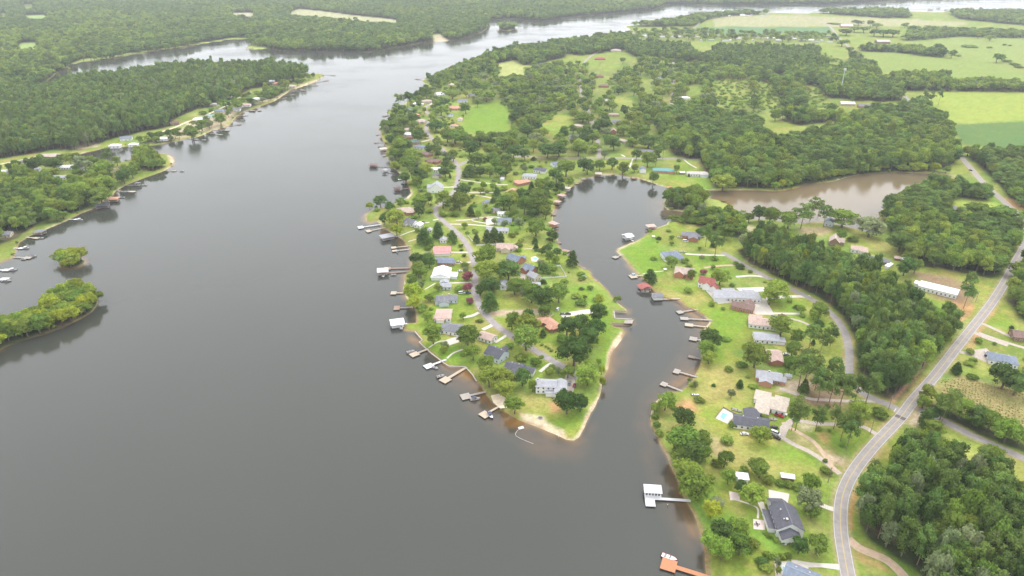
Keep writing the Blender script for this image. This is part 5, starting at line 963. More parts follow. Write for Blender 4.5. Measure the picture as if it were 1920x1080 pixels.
# ------------------------------------------------------------------ trees
LEAF = {'oak': leaf_mat('leaf_oak', (.172,.252,.050), .26, .022), 'dark': leaf_mat('leaf_dark', (.104,.176,.045), .24, .018), 'pine': leaf_mat('leaf_pine', (.155,.238,.060), .28, .022), 'light': leaf_mat('leaf_light', (.235,.325,.058), .22, .025), 'yellow': leaf_mat('leaf_yellow', (.31,.37,.045), .22, .016),
        'pale': leaf_mat('leaf_pale', (.24,.29,.14), .15, .02), 'pink': leaf_mat('leaf_pink', (.30,.10,.115), .2, .02), 'bush': leaf_mat('leaf_bush', (.185,.275,.054), .28, .025)}
bark = mat('bark', (.15,.115,.09), .95, .2, 3); pbark = mat('pine_bark', (.24,.165,.12), .95, .2, 3)
def crown_arrays(seed, clumps, per, leaf, shape):
    """leaf-sized faces on the outside of many clumps; unit crown: diameter 1, height 0..1 of the tree"""
    r = np.random.default_rng(seed); V, N, C = [], [], []
    for (cx, cy, cz, cr, cv) in clumps:
        n = max(5, int(per*(cr/.16)**1.6)); d = r.normal(size=(n, 3)); d /= np.linalg.norm(d, axis=1)[:,None]; d[:,2] = np.where(d[:,2] < -.45, -d[:,2], d[:,2])
        rad = cr*(.62+.34*r.random(n)+.5*r.random(n)**5); p = np.array([cx, cy, cz])+d*rad[:,None]*np.array([1, 1, shape]); V.append(p); nn = d+r.normal(size=(n, 3))*.38; N.append(nn/np.linalg.norm(nn, axis=1)[:,None]); C.append(np.clip(cv+r.normal(size=n)*.12, 0, 1))
    P_, N_, C2 = np.concatenate(V), np.concatenate(N), np.concatenate(C); n = len(P_)
    u = np.cross(N_, r.normal(size=(n, 3))); u /= np.linalg.norm(u, axis=1)[:,None]+1e-9; v = np.cross(N_, u); s = (leaf*(.7+.6*r.random(n)))[:,None]; sv = np.array([1, 1, shape])
    q = np.stack([P_+(u*s)*sv, P_+(v*s*.8)*sv, P_-(u*s)*sv, P_-(v*s*.8)*sv], 1).reshape(-1, 3)
    return q, np.repeat(C2, 4)
def clumps_for(kind, seed, big=True):
    r = random.Random(seed); out = []
    if kind in ('oak', 'dark', 'light', 'yellow', 'pale', 'pink'):
        n = 36 if big else 11; lx, ly = r.uniform(-.07, .07), r.uniform(-.07, .07)
        for i in range(n):
            a = r.uniform(0, 6.283); h = r.uniform(.0, 1)**.8; zz = .30+.60*h; w = math.sin(math.pi*min(1, max(.08, (zz-.16)/.80)))**.6*.36; rad = w*math.sqrt(r.uniform(.25, 1))
            cr = r.uniform(.08, .19)*(1 if big else 1.4); rad *= r.uniform(.85, 1.22); out.append((rad*math.cos(a)+lx*(zz-.3)*2, rad*math.sin(a)+ly*(zz-.3)*2, min(zz, .97-cr*.8), cr, r.uniform(.25, .85)))
        out += [(0, 0, .55, .26, .3), (0.03, -.02, .74, .20, .6)]
    elif kind == 'wpine':
        n = 26 if big else 10
        for i in range(n):
            a = r.uniform(0, 6.283); zz = .34+.56*r.random(); w = .36*math.sqrt(max(.05, 1-max(0, (zz-.5)/.52)**2)); rad = w*math.sqrt(r.uniform(.2, 1)); cr = r.uniform(.12, .19)*(1 if big else 1.35)
            out.append((rad*math.cos(a), rad*math.sin(a), min(zz, .93), cr, r.uniform(.2, .9)))
        out += [(0, 0, .88, .14, .75), (0, 0, .65, .24, .3), (0, 0, .45, .24, .2)]
    elif kind == 'pine':
        n = 22 if big else 8
        for i in range(n):
            a = r.uniform(0, 6.283); zz = .48+.45*r.random(); w = .40*math.sqrt(max(.05, 1-((zz-.62)/.38)**2)); rad = w*math.sqrt(r.uniform(.15, 1)); cr = r.uniform(.10, .17)*(1 if big else 1.4)
            out.append((rad*math.cos(a), rad*math.sin(a), min(zz, .95), cr, r.uniform(.25, .85)))
        out += [(0, 0, .9, .13, .7), (0, 0, .7, .2, .3)]
    elif kind == 'cone':
        n = 26 if big else 10
        for i in range(n):
            zz = .08+.84*(i+.5)/n; a = i*2.4+r.uniform(-.4, .4); w = .40*(1-zz)**.75*(.7 if zz < .15 else 1); cr = .10+.10*(1-zz); out.append((w*math.cos(a), w*math.sin(a), zz, cr, r.uniform(.25, .8)))
        out += [(0, 0, .35, .26, .3), (0, 0, .6, .18, .4), (0, 0, .93, .07, .6)]
    else:  # bush
        n = 16 if big else 7
        for i in range(n):
            a = r.uniform(0, 6.283); rad = .34*math.sqrt(r.random()); zz = .28+.42*(1-(rad/.36)**2)*r.uniform(.6, 1.1); out.append((rad*math.cos(a), rad*math.sin(a), zz, r.uniform(.14, .22), r.uniform(.25, .85)))
        out += [(0, 0, .4, .3, .4)]
    return out
def quad_mesh(name, q, c, m_):
    n = len(q)//4; me = bpy.data.meshes.new(name); me.vertices.add(len(q)); me.loops.add(len(q)); me.polygons.add(n); me.vertices.foreach_set('co', q.astype(np.float32).ravel()); me.loops.foreach_set('vertex_index', np.arange(len(q), dtype=np.int32))
    me.polygons.foreach_set('loop_start', np.arange(0, len(q), 4, dtype=np.int32)); me.update(calc_edges=True); a = me.attributes.new('leafv', 'FLOAT', 'POINT'); a.data.foreach_set('value', c.astype(np.float32)); me.materials.append(m_); return me
def trunk_mb(kind, seed):
    r = random.Random(seed); m = MB(); top = {'pine': .9, 'wpine': .9, 'cone': .8, 'bush': .4}.get(kind, .62); w = {'pine': .024, 'wpine': .026, 'bush': .02}.get(kind, .042); pr = None; k = 5
    for i in range(k+1):
        z = -.03+top*i/k; p = (r.uniform(-.012, .012)*i, r.uniform(-.012, .012)*i, z)
        if pr: taper(m, pr, p, w*(1-.8*(i-1)/k), w*(1-.8*i/k))
        pr = p
    for i in range(7 if kind != 'bush' else 5):
        z = top*(r.uniform(.42, .95) if kind != 'bush' else r.uniform(.05, .3)); a = r.uniform(0, 6.283); ln = r.uniform(.2, .34); taper(m, (0, 0, z), (ln*math.cos(a), ln*math.sin(a), z+r.uniform(.05, .2)), w*.45, w*.12)
    return m
def taper(m, p, q, r0, r1, n=5):
    p, q = Vector(p), Vector(q); d = (q-p).normalized(); u = d.orthogonal().normalized(); w = d.cross(u); vs = []
    for c, r in ((p, r0), (q, r1)):
        for i in range(n): a = 2*math.pi*i/n; vs.append(c+u*(r*math.cos(a))+w*(r*math.sin(a)))
    m.add(vs, [(i, (i+1) % n, n+(i+1) % n, n+i) for i in range(n)]+[tuple(range(n, 2*n))])
KIND_LEAF = {'oak': 'oak', 'dark': 'dark', 'light': 'light', 'yellow': 'yellow', 'pale': 'pale', 'pink': 'pink', 'pine': 'pine', 'wpine': 'pine', 'cone': 'dark', 'bush': 'bush'}
NV = {'oak': 6, 'dark': 3, 'light': 4, 'yellow': 2, 'pale': 2, 'pink': 1, 'pine': 3, 'wpine': 4, 'cone': 2, 'bush': 3}
PROTO = {}; protos = bpy.data.collections.new('tree_kinds'); PIDX = {}; order = []
for kd in NV:
    for v in range(NV[kd]):
        shape = {'cone': .75, 'bush': 1.0, 'pine': .55, 'wpine': .6}.get(kd, .85)
        q, c = crown_arrays(100+v*7+len(kd), clumps_for(kd, 50+v*13+len(kd)*3), 95, .036 if kd != 'bush' else .06, shape)
        cm = quad_mesh('crown_'+kd, q, c, LEAF[KIND_LEAF[kd]]); tm = trunk_mb(kd, v).mesh('trunk_'+kd, pbark if kd in ('pine', 'wpine') else bark)
        PROTO[(kd, v)] = (cm, tm)
        for lod in (0, 1):
            if lod == 1: q, c = crown_arrays(300+v, clumps_for(kd, 90+v*5, False), 20, .09, shape)
            t_ = trunk_mb(kd, v); nq = len(q); me = bpy.data.meshes.new('tree'); vs = np.concatenate([q, np.array(t_.v)]); fs = [tuple(range(i*4, i*4+4)) for i in range(nq//4)]+[tuple(i+nq for i in f) for f in t_.f]
            me.from_pydata(vs.tolist(), [], fs); me.update(); a = me.attributes.new('leafv', 'FLOAT', 'POINT'); a.data.foreach_set('value', np.concatenate([c, np.full(len(t_.v), .5)]).astype(np.float32))
            me.materials.append(LEAF[KIND_LEAF[kd]]); me.materials.append(pbark if kd in ('pine', 'wpine') else bark); me.polygons.foreach_set('material_index', [0]*(nq//4)+[1]*len(t_.f))
            nm = 'kind_%02d_%s_%d_%d' % (len(order), kd, v, lod); o = bpy.data.objects.new(nm, me); protos.objects.link(o); PIDX[(kd, v, lod)] = len(order); order.append(nm)
ALIAS = {'o': 'oak', 'd': 'dark', 'l': 'light', 'p': 'pine', 'b': 'bush', 'c': 'cone', 'm': 'pink', 'y': 'yellow', 'w': 'pale'}
TREES = []        # (x, y, D, H, kind, source)
HAND = []
def TT(ox, oy, k, lst):
    for e in lst:
        px, py = ox+e[0]/k, oy+e[1]/k; kd = ALIAS[e[3]]; d = e[2]/k; s = S(py); D_ = d/s
        if kd == 'oak' and random.random() < .35: kd = 'dark'
        if kd == 'pine': H_ = min(25, max(15, D_*2.1))
        elif kd == 'cone': H_ = min(17, D_*1.35)
        elif kd == 'bush': H_ = min(6, D_*.72)
        elif kd == 'pink': H_ = D_*.85
        else: H_ = min(19, D_*.85+2.5)
        fc = {'pine': .72, 'cone': .45, 'bush': .45}.get(kd, .58); x, y = G(px, py, 1+H_*fc); HAND.append((x, y, D_*1.14, H_*1.02, kd, 'hand'))
TT(640,330,6,[(435,270,140,'o'),(318,335,75,'y'),(545,345,120,'o'),(665,285,130,'o'),(620,470,190,'l'),(480,480,110,'o'),(870,270,170,'o'),(975,250,110,'o'),(870,380,140,'o'),(1140,260,180,'l'),(1330,280,220,'o'),(1345,170,190,'o'),(1450,395,95,'c'),(1150,420,120,'b'),(1275,425,110,'b'),(1545,420,90,'l'),(1660,380,110,'b'),(1825,290,220,'o'),(930,690,190,'c'),(1085,630,130,'c'),(1250,700,110,'c'),(620,600,130,'y'),(855,610,60,'b'),(1520,710,80,'c'),(1640,690,120,'c'),(1720,680,120,'c'),(1790,690,110,'c'),(1600,890,230,'l'),(1630,1040,260,'l'),(860,950,150,'o'),(985,950,150,'o'),(870,1050,160,'o'),(1565,155,80,'l'),(1640,170,50,'b'),(1755,185,75,'c'),(1705,115,70,'l'),(1510,630,60,'b'),(1415,635,50,'b'),(1345,780,60,'b'),(940,130,50,'l'),(840,40,120,'o'),(700,20,120,'o'),(1870,420,70,'b'),(1725,505,70,'w'),(1830,530,80,'w'),(1610,480,50,'m'),(775,415,60,'b')])
TT(860,330,6,[(570,270,200,'l'),(720,220,170,'o'),(960,100,220,'o'),(900,230,230,'o'),(900,330,230,'o'),(740,330,180,'o'),(980,400,150,'o'),(830,420,120,'o'),(870,560,240,'o'),(1060,670,120,'o'),(550,430,80,'b'),(630,470,90,'b'),(720,475,90,'b'),(690,530,110,'w'),(610,540,60,'b'),(1140,130,110,'o'),(820,110,60,'c'),(870,800,70,'c'),(990,820,110,'o'),(1110,840,100,'o'),(1020,910,120,'o'),(1280,940,130,'c'),(950,1020,120,'o'),(1120,985,50,'b'),(700,720,70,'b'),(605,660,80,'b'),(1240,60,100,'l')])
TT(700,440,6,[(490,290,140,'o'),(630,290,140,'o'),(530,400,160,'o'),(430,500,130,'o'),(510,560,120,'w'),(440,640,200,'y'),(450,760,150,'y'),(725,590,80,'l'),(610,920,120,'l'),(650,830,50,'b'),(1520,390,300,'o'),(1340,560,210,'o'),(1200,610,140,'o'),(1310,770,190,'c'),(1590,570,190,'o'),(1050,460,120,'m'),(1060,590,110,'m'),(1080,740,90,'m'),(970,600,110,'b'),(1010,900,80,'l'),(1560,970,190,'o'),(1740,1010,250,'l'),(1040,400,70,'w'),(1740,930,150,'o'),(1700,560,120,'o')])
TT(880,440,6,[(700,650,220,'o'),(830,720,280,'o'),(1010,640,230,'o'),(850,850,160,'o'),(1460,730,110,'y'),(1445,890,210,'o'),(1665,715,90,'b'),(830,370,110,'o'),(890,420,70,'b'),(1120,420,30,'b'),(630,640,150,'w')])
TT(720,560,6,[(550,400,210,'l'),(940,400,260,'o'),(1000,590,190,'l'),(680,520,90,'w'),(1600,430,300,'o'),(1150,750,200,'o'),(1180,880,220,'l'),(1330,900,250,'l'),(1560,880,190,'o'),(1550,660,140,'b'),(1370,1000,200,'l'),(1770,650,50,'b'),(1790,390,70,'c'),(1890,760,60,'b'),(1670,980,110,'o')])
TT(900,560,6,[(1060,600,330,'o'),(1130,300,240,'d'),(980,310,220,'d'),(1300,330,220,'d'),(1220,440,220,'d'),(1220,840,260,'l'),(990,810,150,'o'),(1370,800,80,'y'),(810,760,60,'b'),(880,800,60,'w'),(690,650,50,'b'),(1380,940,80,'y'),(700,515,35,'b'),(740,535,35,'b'),(775,555,35,'b'),(805,580,40,'b')])
TT(860,670,6,[(1220,500,270,'d'),(1370,510,190,'d'),(630,530,190,'l'),(480,590,30,'b')])
TT(1120,360,6,[(1040,190,80,'l'),(1190,180,120,'w'),(870,290,100,'b'),(960,310,120,'b'),(1080,320,120,'b'),(810,290,40,'l'),(1310,240,80,'c'),(1370,240,80,'c'),(1290,320,160,'o'),(1380,330,170,'o'),(1250,410,100,'o'),(1150,440,90,'o'),(1440,430,180,'o'),(1550,390,120,'o'),(1350,520,150,'p'),(1240,440,120,'p'),(845,770,140,'l'),(985,770,80,'b'),(595,940,140,'c'),(1060,920,110,'o'),(1390,940,200,'l'),(1200,890,80,'m'),(1620,260,90,'p'),(1710,280,110,'o'),(1830,240,160,'o'),(1560,800,60,'b'),(1720,890,50,'b'),(680,560,30,'b')])
TT(1140,440,6,[(1830,680,200,'l'),(1170,795,45,'b'),(1295,830,50,'b')])
TT(1400,440,6,[(350,620,280,'l'),(480,740,65,'b'),(620,830,90,'l'),(830,840,190,'o'),(760,890,110,'l'),(400,1020,230,'o')])
TT(1180,560,6,[(940,450,250,'d'),(890,560,190,'l'),(900,640,170,'l'),(1430,620,300,'o'),(1245,965,75,'c'),(750,960,50,'b')])
TT(1380,560,6,[(690,430,150,'o'),(860,370,150,'p'),(990,430,160,'p'),(1100,360,130,'p'),(640,560,180,'o'),(840,660,210,'p'),(750,770,220,'p'),(950,770,210,'p'),(1110,780,200,'p'),(980,900,220,'p'),(1100,960,220,'p'),(1230,980,230,'p'),(770,990,120,'c'),(620,700,160,'o'),(1530,930,220,'p'),(1390,960,180,'p')])
TT(1200,700,6,[(290,310,200,'l'),(170,370,100,'l'),(170,480,90,'b'),(190,570,80,'b'),(220,670,100,'b'),(500,490,240,'d'),(510,760,330,'o'),(700,750,200,'o'),(600,870,300,'o'),(450,870,250,'o'),(690,900,220,'o'),(960,960,180,'o'),(870,1010,120,'b'),(1340,1040,200,'o'),(1040,580,100,'b'),(1360,680,190,'l'),(1290,660,110,'b'),(1405,485,95,'b'),(1125,125,75,'c'),(1030,215,90,'w'),(1850,170,120,'c'),(560,70,50,'b'),(630,120,60,'w')])
TT(1400,700,6,[(600,400,190,'p'),(820,450,160,'p'),(1030,420,160,'p'),(1120,520,190,'p'),(1220,500,160,'p'),(1180,640,170,'p'),(540,480,130,'p'),(1280,400,220,'l'),(1500,440,160,'b'),(820,620,70,'b'),(930,640,45,'b'),(1080,810,60,'b'),(885,980,55,'b'),(910,360,60,'b')])
TT(1180,860,6,[(750,300,330,'l'),(930,560,200,'y'),(670,130,300,'l'),(1080,830,280,'o'),(920,900,230,'l'),(1200,780,250,'l'),(1260,960,260,'o'),(1050,1010,280,'l'),(1400,950,130,'b'),(1120,200,160,'l'),(1260,300,150,'d'),(1420,400,250,'l'),(1480,120,190,'o'),(1290,120,100,'b'),(1590,230,120,'b'),(1700,270,100,'b'),(1800,290,100,'b'),(1900,310,120,'b')])
TT(1340,860,6,[(1090,230,210,'l'),(1050,470,260,'w'),(1100,590,150,'l'),(960,970,190,'o'),(1170,960,240,'o'),(570,830,60,'b'),(620,870,60,'b'),(690,915,60,'b'),(770,940,60,'b'),(850,950,70,'b'),(960,830,60,'b'),(950,760,50,'b')])
TT(1220,960,7.385,[(1600,770,140,'b'),(1450,460,120,'b'),(1620,590,110,'b'),(1720,605,110,'b'),(1820,610,110,'b'),(1900,600,110,'b'),(1760,690,90,'w'),(1770,800,90,'l')])
TT(1600,680,6,[(1170,70,110,'c'),(1330,150,90,'b'),(1720,150,300,'o'),(1850,240,250,'o'),(850,340,180,'l'),(800,430,150,'l'),(1080,430,220,'p'),(1230,500,250,'l'),(1400,600,230,'o'),(1550,650,240,'o'),(1750,750,300,'l'),(1000,560,160,'o'),(860,560,150,'o'),(1880,820,200,'o'),(830,640,180,'c'),(930,740,180,'o'),(1560,1010,220,'l')])
TT(1640,440,6.836,[(1230,570,160,'p'),(1220,700,170,'p'),(400,400,230,'o'),(530,400,170,'o')])
TT(1640,560,6.836,[(1330,530,100,'b'),(1220,670,100,'b'),(1060,880,120,'c'),(1280,1000,90,'b')])
TT(640,160,6,[(520,450,190,'o'),(620,520,190,'o'),(490,430,110,'o'),(700,400,150,'o'),(790,370,140,'o'),(820,430,80,'l'),(640,680,180,'o'),(600,760,170,'o'),(720,660,160,'o'),(800,780,220,'l'),(760,880,170,'o'),(860,1000,190,'o'),(720,1020,130,'o'),(960,920,150,'l'),(610,890,110,'l'),(640,150,110,'p'),(620,230,100,'p'),(690,280,120,'o'),(740,150,100,'p'),(870,100,100,'o'),(960,80,120,'o'),(1120,270,160,'o'),(1060,440,180,'o'),(1250,90,200,'l'),(1150,180,120,'o'),(1630,120,170,'o'),(1530,190,90,'o'),(1400,250,130,'o'),(1280,570,300,'o'),(1190,560,180,'o'),(1380,600,150,'o'),(1330,500,110,'o'),(1560,590,180,'o'),(1440,700,170,'o'),(1690,700,170,'o'),(1850,590,180,'o'),(1260,790,110,'o'),(1080,630,100,'p'),(1060,700,100,'p'),(1440,960,170,'c'),(1500,830,170,'o'),(1700,830,190,'o'),(1670,960,130,'o'),(1560,960,120,'o'),(1790,960,130,'o'),(1860,840,150,'o'),(1170,960,130,'o'),(1170,880,100,'o'),(1250,910,80,'b'),(850,570,130,'o'),(890,530,80,'o'),(870,480,80,'b'),(560,600,120,'o'),(690,760,140,'o')])
TT(920,200,6,[(640,490,230,'o'),(770,480,200,'o'),(990,470,230,'o'),(1090,670,190,'o'),(1230,640,130,'o'),(850,690,200,'o'),(740,760,170,'o'),(260,510,160,'o'),(385,530,120,'o'),(500,360,150,'w'),(370,380,120,'o'),(820,300,110,'o'),(830,245,90,'o'),(930,240,100,'o'),(1040,100,190,'o'),(1150,340,120,'o'),(1040,350,120,'o'),(1270,200,180,'o'),(1390,410,180,'o'),(1300,360,100,'o'),(1490,690,130,'o'),(1370,630,130,'o'),(1640,540,110,'o'),(1770,590,170,'o'),(1620,680,90,'o'),(620,880,200,'o'),(780,910,90,'o'),(880,850,90,'l'),(1570,380,100,'l'),(1780,390,250,'o'),(1500,240,140,'o'),(1650,220,160,'o'),(460,890,60,'c'),(170,690,190,'o'),(60,640,120,'o'),(140,740,110,'o'),(70,960,80,'c'),(360,980,120,'o'),(560,1000,200,'o'),(1870,520,100,'p'),(1830,800,120,'o'),(1280,530,80,'w'),(390,690,80,'w'),(140,400,150,'o'),(250,330,150,'o'),(420,260,160,'o'),(60,440,130,'o')])
TT(1200,200,6,[(415,700,80,'o'),(550,770,30,'c'),(440,600,50,'b'),(200,470,120,'p'),(270,440,120,'p'),(940,850,230,'l'),(1150,760,180,'o')])
TT(1440,240,4,[(160,680,160,'o'),(270,630,140,'p'),(340,570,90,'p'),(395,560,60,'p'),(440,620,90,'p'),(570,670,170,'l'),(770,740,220,'w'),(20,660,120,'o'),(1560,620,190,'o'),(1780,650,210,'o'),(1000,850,190,'o'),(640,830,80,'b'),(550,790,90,'o'),(1080,930,150,'o')])
TT(0,240,4,[(240,280,110,'o'),(85,290,90,'o'),(400,260,140,'o'),(520,230,90,'l'),(660,240,90,'l'),(590,260,90,'w'),(920,360,100,'o'),(590,335,70,'o'),(760,290,160,'o'),(750,500,170,'o'),(290,220,60,'l'),(800,200,70,'p'),(1440,30,90,'o'),(1380,40,40,'b')])
TT(0,0,4,[(1650,890,90,'l'),(1555,770,55,'o'),(1520,845,60,'b'),(1545,910,70,'b'),(1510,940,70,'l'),(1330,970,60,'b'),(1430,995,90,'o'),(1690,770,110,'o'),(1780,780,90,'l')])
TT(1440,0,4,[(1250,390,100,'o'),(1210,375,90,'o'),(1290,350,70,'o'),(1300,395,70,'o'),(1380,405,55,'o'),(1430,415,40,'b'),(1240,710,45,'p'),(1295,715,45,'p'),(1185,705,50,'p'),(1500,345,110,'b'),(1720,435,70,'o'),(1790,455,70,'b'),(1850,480,70,'b'),(1880,500,60,'b'),(1670,280,55,'l'),(1580,260,50,'l'),(1530,240,80,'o'),(590,240,100,'o'),(650,215,80,'o'),(720,220,80,'o'),(680,165,90,'o'),(820,185,80,'o'),(770,175,60,'o'),(500,175,90,'b'),(1030,185,50,'o'),(1090,210,90,'o'),(1200,195,50,'b'),(1060,270,120,'o'),(870,250,110,'o'),(940,250,90,'o'),(800,245,80,'o'),(660,420,90,'o'),(610,370,60,'o'),(560,320,80,'o'),(170,810,80,'o'),(60,860,80,'o'),(640,720,80,'o'),(740,820,50,'o'),(790,600,60,'b'),(1775,335,30,'b'),(1815,340,25,'b'),(1660,355,35,'b')])
# scatter the woods
MIX = {'pine': ['pine']*14+['oak','oak','light','light','dark','dark','pale'], 'broad': ['oak']*6+['dark']*3+['light']*3+['pale'], 'mixed': ['oak']*4+['dark']*2+['pine']*3+['light']*2, 'tall': ['oak']*6+['pine']*9+['light']*6+['dark']*6+['pale']+['yellow'], 'yellow': ['light']*4+['yellow']*4+['oak']*2, 'bush': ['bush']*6+['light']*3, 'garden': ['bush']*7+['light']*2+['cone']+['oak']*2+['pale']}
KA = np.array(KEEP); HK = np.array([(h[1], h[2], min(h[3], 12)*.75) for h in HOUSES]); HANDP = np.array([(h[0], h[1], h[2]*.36) for h in HAND])
def free(Q, A, extra=0.0):
    ok = np.ones(len(Q), bool)
    for i in range(0, len(Q), 4000):
        q = Q[i:i+4000]; lo = q.min(0)-30; hi = q.max(0)+30; B = A[(A[:,0] > lo[0]) & (A[:,0] < hi[0]) & (A[:,1] > lo[1]) & (A[:,1] < hi[1])]
        if len(B): ok[i:i+4000] = (((q[:,None,:]-B[None,:,:2])**2).sum(2) > (B[None,:,2]+extra)**2).all(1)
    return ok
def sdland(Q):
    s = np.full(len(Q), -50.0)
    for L_ in LANDS: s = np.maximum(s, polysd(Q, L_, 50))
    return s
rs = np.random.default_rng(11)
for w, poly in zip(WOODS, WOODW):
    nm, mx, sp, dr, hr, px = w; lo, hi = poly.min(0), poly.max(0)
    gx, gy = np.meshgrid(np.arange(lo[0], hi[0], sp), np.arange(lo[1], hi[1], sp*.87)); gx = gx+(np.arange(gx.shape[0]) % 2)[:,None]*sp*.5
    Q = np.stack([gx.ravel(), gy.ravel()], 1)+rs.uniform(-1, 1, (gx.size, 2))*sp*(.36 if mx != 'bush' else .9)
    Q = Q[pip(Q, poly)]
    if not len(Q): continue
    xx, yy, ff = PX(Q[:,0], Q[:,1], 12); Q = Q[(xx > -260) & (xx < 2180) & (yy < 1290) & (ff > 0)]
    if nm == 'north_wood': Q = Q[np.hypot(Q[:,0], Q[:,1]) < 5600]
    if mx == 'bush': pass
    else:
        for c in CLEAR:                      # keep clearings and the strip of trees that would hide them open
            k = 1.0+.075*np.clip((np.hypot(*c.mean(0))-700)/900, 0, 1)
            Q = Q[~(pip(Q, c) | pip(Q*k, c) | pip(Q*(1+(k-1)*.5), c))]
        for k in ((1.012, 1.025, 1.038, 1.05) if 'garden' in nm or nm in ('park_trees', 'left_bank_wood', 'shore_wood', 'lake_houses_wood') else (1.012, 1.03) if nm == 'scattered_wood' else (1.035, 1.06)):
            if len(Q): Q = Q[free(Q*k, HK)]
        Q = Q[rs.random(len(Q)) > .07]
    Q = Q[sdland(Q) > (.6 if 'isl' in nm else 1.5)]
    if len(Q): Q = Q[free(Q, KA, 2.0)]
    if len(Q) and nm != 'north_wood': Q = Q[free(Q, HANDP)]
    nzv = np.clip((vnoise(Q[:,0], Q[:,1], 220 if nm == 'north_wood' else 80, 21, 2)-.5)*1.7+.5, 0, 1) if len(Q) else []
    for (x, y), g in zip(Q, nzv):
        kd = MIX[mx][int(rs.integers(len(MIX[mx])))]
        if mx in ('mixed', 'broad') and g > .58 and rs.random() < .6: kd = 'light'
        if mx in ('mixed',) and g < .38 and rs.random() < .6: kd = 'pine'
        D_ = rs.uniform(*dr); H_ = rs.uniform(*hr)*(.85+.3*g)*rs.uniform(.82, 1.14)
        if kd == 'pine' and mx != 'bush': H_ *= 1.12
        if kd == 'bush': H_ = min(H_, D_*.75)
        TREES.append((x, y, D_*1.3, H_, 'wpine' if kd == 'pine' else kd, nm))
# shore fringe: low bushes along natural banks
SH = []
for poly in LANDS:
    for a, b in zip(poly[:-1], poly[1:]):
        L = np.hypot(*(b-a)); 
        if L > 200 or a[1] > 2200 or a[1] < 150: continue
        for k in range(int(L/5)):
            if rs.random() < (.28 if poly is LANDS[1] else .6): p = a+(b-a)*rs.random(); SH.append(p)
SH = np.array(SH); SH = SH+rs.uniform(-2, 2, SH.shape); s_ = sdland(SH); SH = SH[(s_ > .4) & (s_ < 4)]; SH = SH[free(SH, KA, 1.0)]
pxx, pyy, _ = PX(SH[:,0], SH[:,1], 1); tip = (pxx > 870) & (pxx < 1190) & (pyy > 500); lawn = (pxx > 1150) & (pxx < 1330) & (pyy > 440) & (pyy < 620)
for x, y in SH[~(tip | lawn)]: TREES.append((x, y, rs.uniform(2.5, 5.5), rs.uniform(1.5, 3.5), 'bush', 'shore'))
ALL = HAND+TREES
def proj_size(t):
    px, py, f = PX(t[0], t[1], 1+t[3]*.5)
    if px < 5 or px > 1915 or py < 5 or py > 1075: return 0
    return t[2]*t[3]*(FPX/f)**2*(1.5 if t[5] == 'hand' else 1.0)
sz = np.array([proj_size(t) for t in ALL]); isbush = np.array([t[4] == 'bush' for t in ALL])
top = set(np.argsort(-np.where(isbush, 0, sz))[:300].tolist())
bsel = [i for i in range(len(HAND)) if isbush[i] and sz[i] > 0]
# names and labels of the singled-out trees
TN = {'oak': ('broadleaf_tree', 'green broadleaf tree', 'tree'), 'dark': ('broadleaf_tree', 'dark green broadleaf tree', 'tree'), 'light': ('broadleaf_tree', 'light green broadleaf tree', 'tree'), 'yellow': ('broadleaf_tree', 'yellow green leafy tree', 'tree'), 'pale': ('broadleaf_tree', 'pale grey green tree', 'tree'), 'pink': ('crape_myrtle', 'pink flowering tree', 'tree'), 'pine': ('pine_tree', 'tall pine tree', 'tree'), 'wpine': ('pine_tree', 'tall pine tree', 'tree'), 'cone': ('evergreen_tree', 'dark conical evergreen', 'tree'), 'bush': ('bush', 'rounded green bush', 'bush')}
WL = {'corner_wood': 'in the dense wood at the lower right corner', 'big_wood': 'in the big wood between the shore road and the main road', 'pond_wood': 'in the wood between the pond and the main road', 'road_wood': 'in the wood at the right edge beyond the main road', 'island_wood': 'on the green island at the left edge', 'islet_wood': 'on the tiny islet off the left bank', 'spit_wood': 'on the small wooded island in the cove mouth', 'hedgerow': 'in the hedgerow along the right hand side road', 'lane_wood': 'in the strip of wood north of the point lawn', 'left_bank_wood': 'in the woods of the left bank', 'left_gardens': 'in the gardens of the left bank', 'shore_gardens': 'in the gardens of the upper west shore', 'point_wood': 'on the wooded point of the left bank', 'mid_wood': 'in the wood north of the pond', 'pond_bank_wood': 'on the north bank of the pond'}
used = {}
def tree_label(i, t):
    kn = TN[t[4]][1]
    if t[5] != 'hand': 
        w = WL.get(t[5], 'in the woods beyond the lawns'); px, py, _ = PX(t[0], t[1], 8)
        if t[5] == 'corner_wood': w = ('beside the bend of the main road' if px < 1665 and py < 990 else 'on the edge above the dirt drive' if px < 1720 and py >= 960 else 'on the upper edge by the side road' if py < 870 else 'against the right edge' if px > 1850 else 'at the bottom edge' if py > 1020 else 'in the middle')+' of the corner wood'
        if t[5] == 'big_wood': w = ('beside the shore road' if px < 1610 and py > 540 else 'beside the roadside ditch' if px > 1715 else 'near the point lawn' if px < 1500 else 'in the middle')+' of the big central wood'
        return '%s %s' % (kn, w), '%ss %s' % (kn, w)
    h = min(HOUSES, key=lambda q: (q[1]-t[0])**2+(q[2]-t[1])**2); px, py, _ = PX(t[0], t[1], 1); dx, dy = t[0]-h[1], t[1]-h[2]
    side = ('right of' if dx > 0 else 'left of') if abs(dx) > abs(dy) else ('behind' if dy > 0 else 'in front of')
    ds = math.hypot(dx, dy); nb = h[0].replace('small ', '').replace('large ', '')
    nb = ' '.join(nb.split()[:6]); nb = nb[:-4] if nb.endswith(' the') else nb
    while nb.split()[-1] in ('the','of','with','and','by','on','in','between','beside','behind','above','below','a','south','two','near','its','at','north','round','next','to','long','tall','dark','green','big','grey','among'): nb = ' '.join(nb.split()[:-1])
    return (kn, side, nb, ds), None
sel = sorted(top)+[b for b in bsel if b not in top]; info = {}
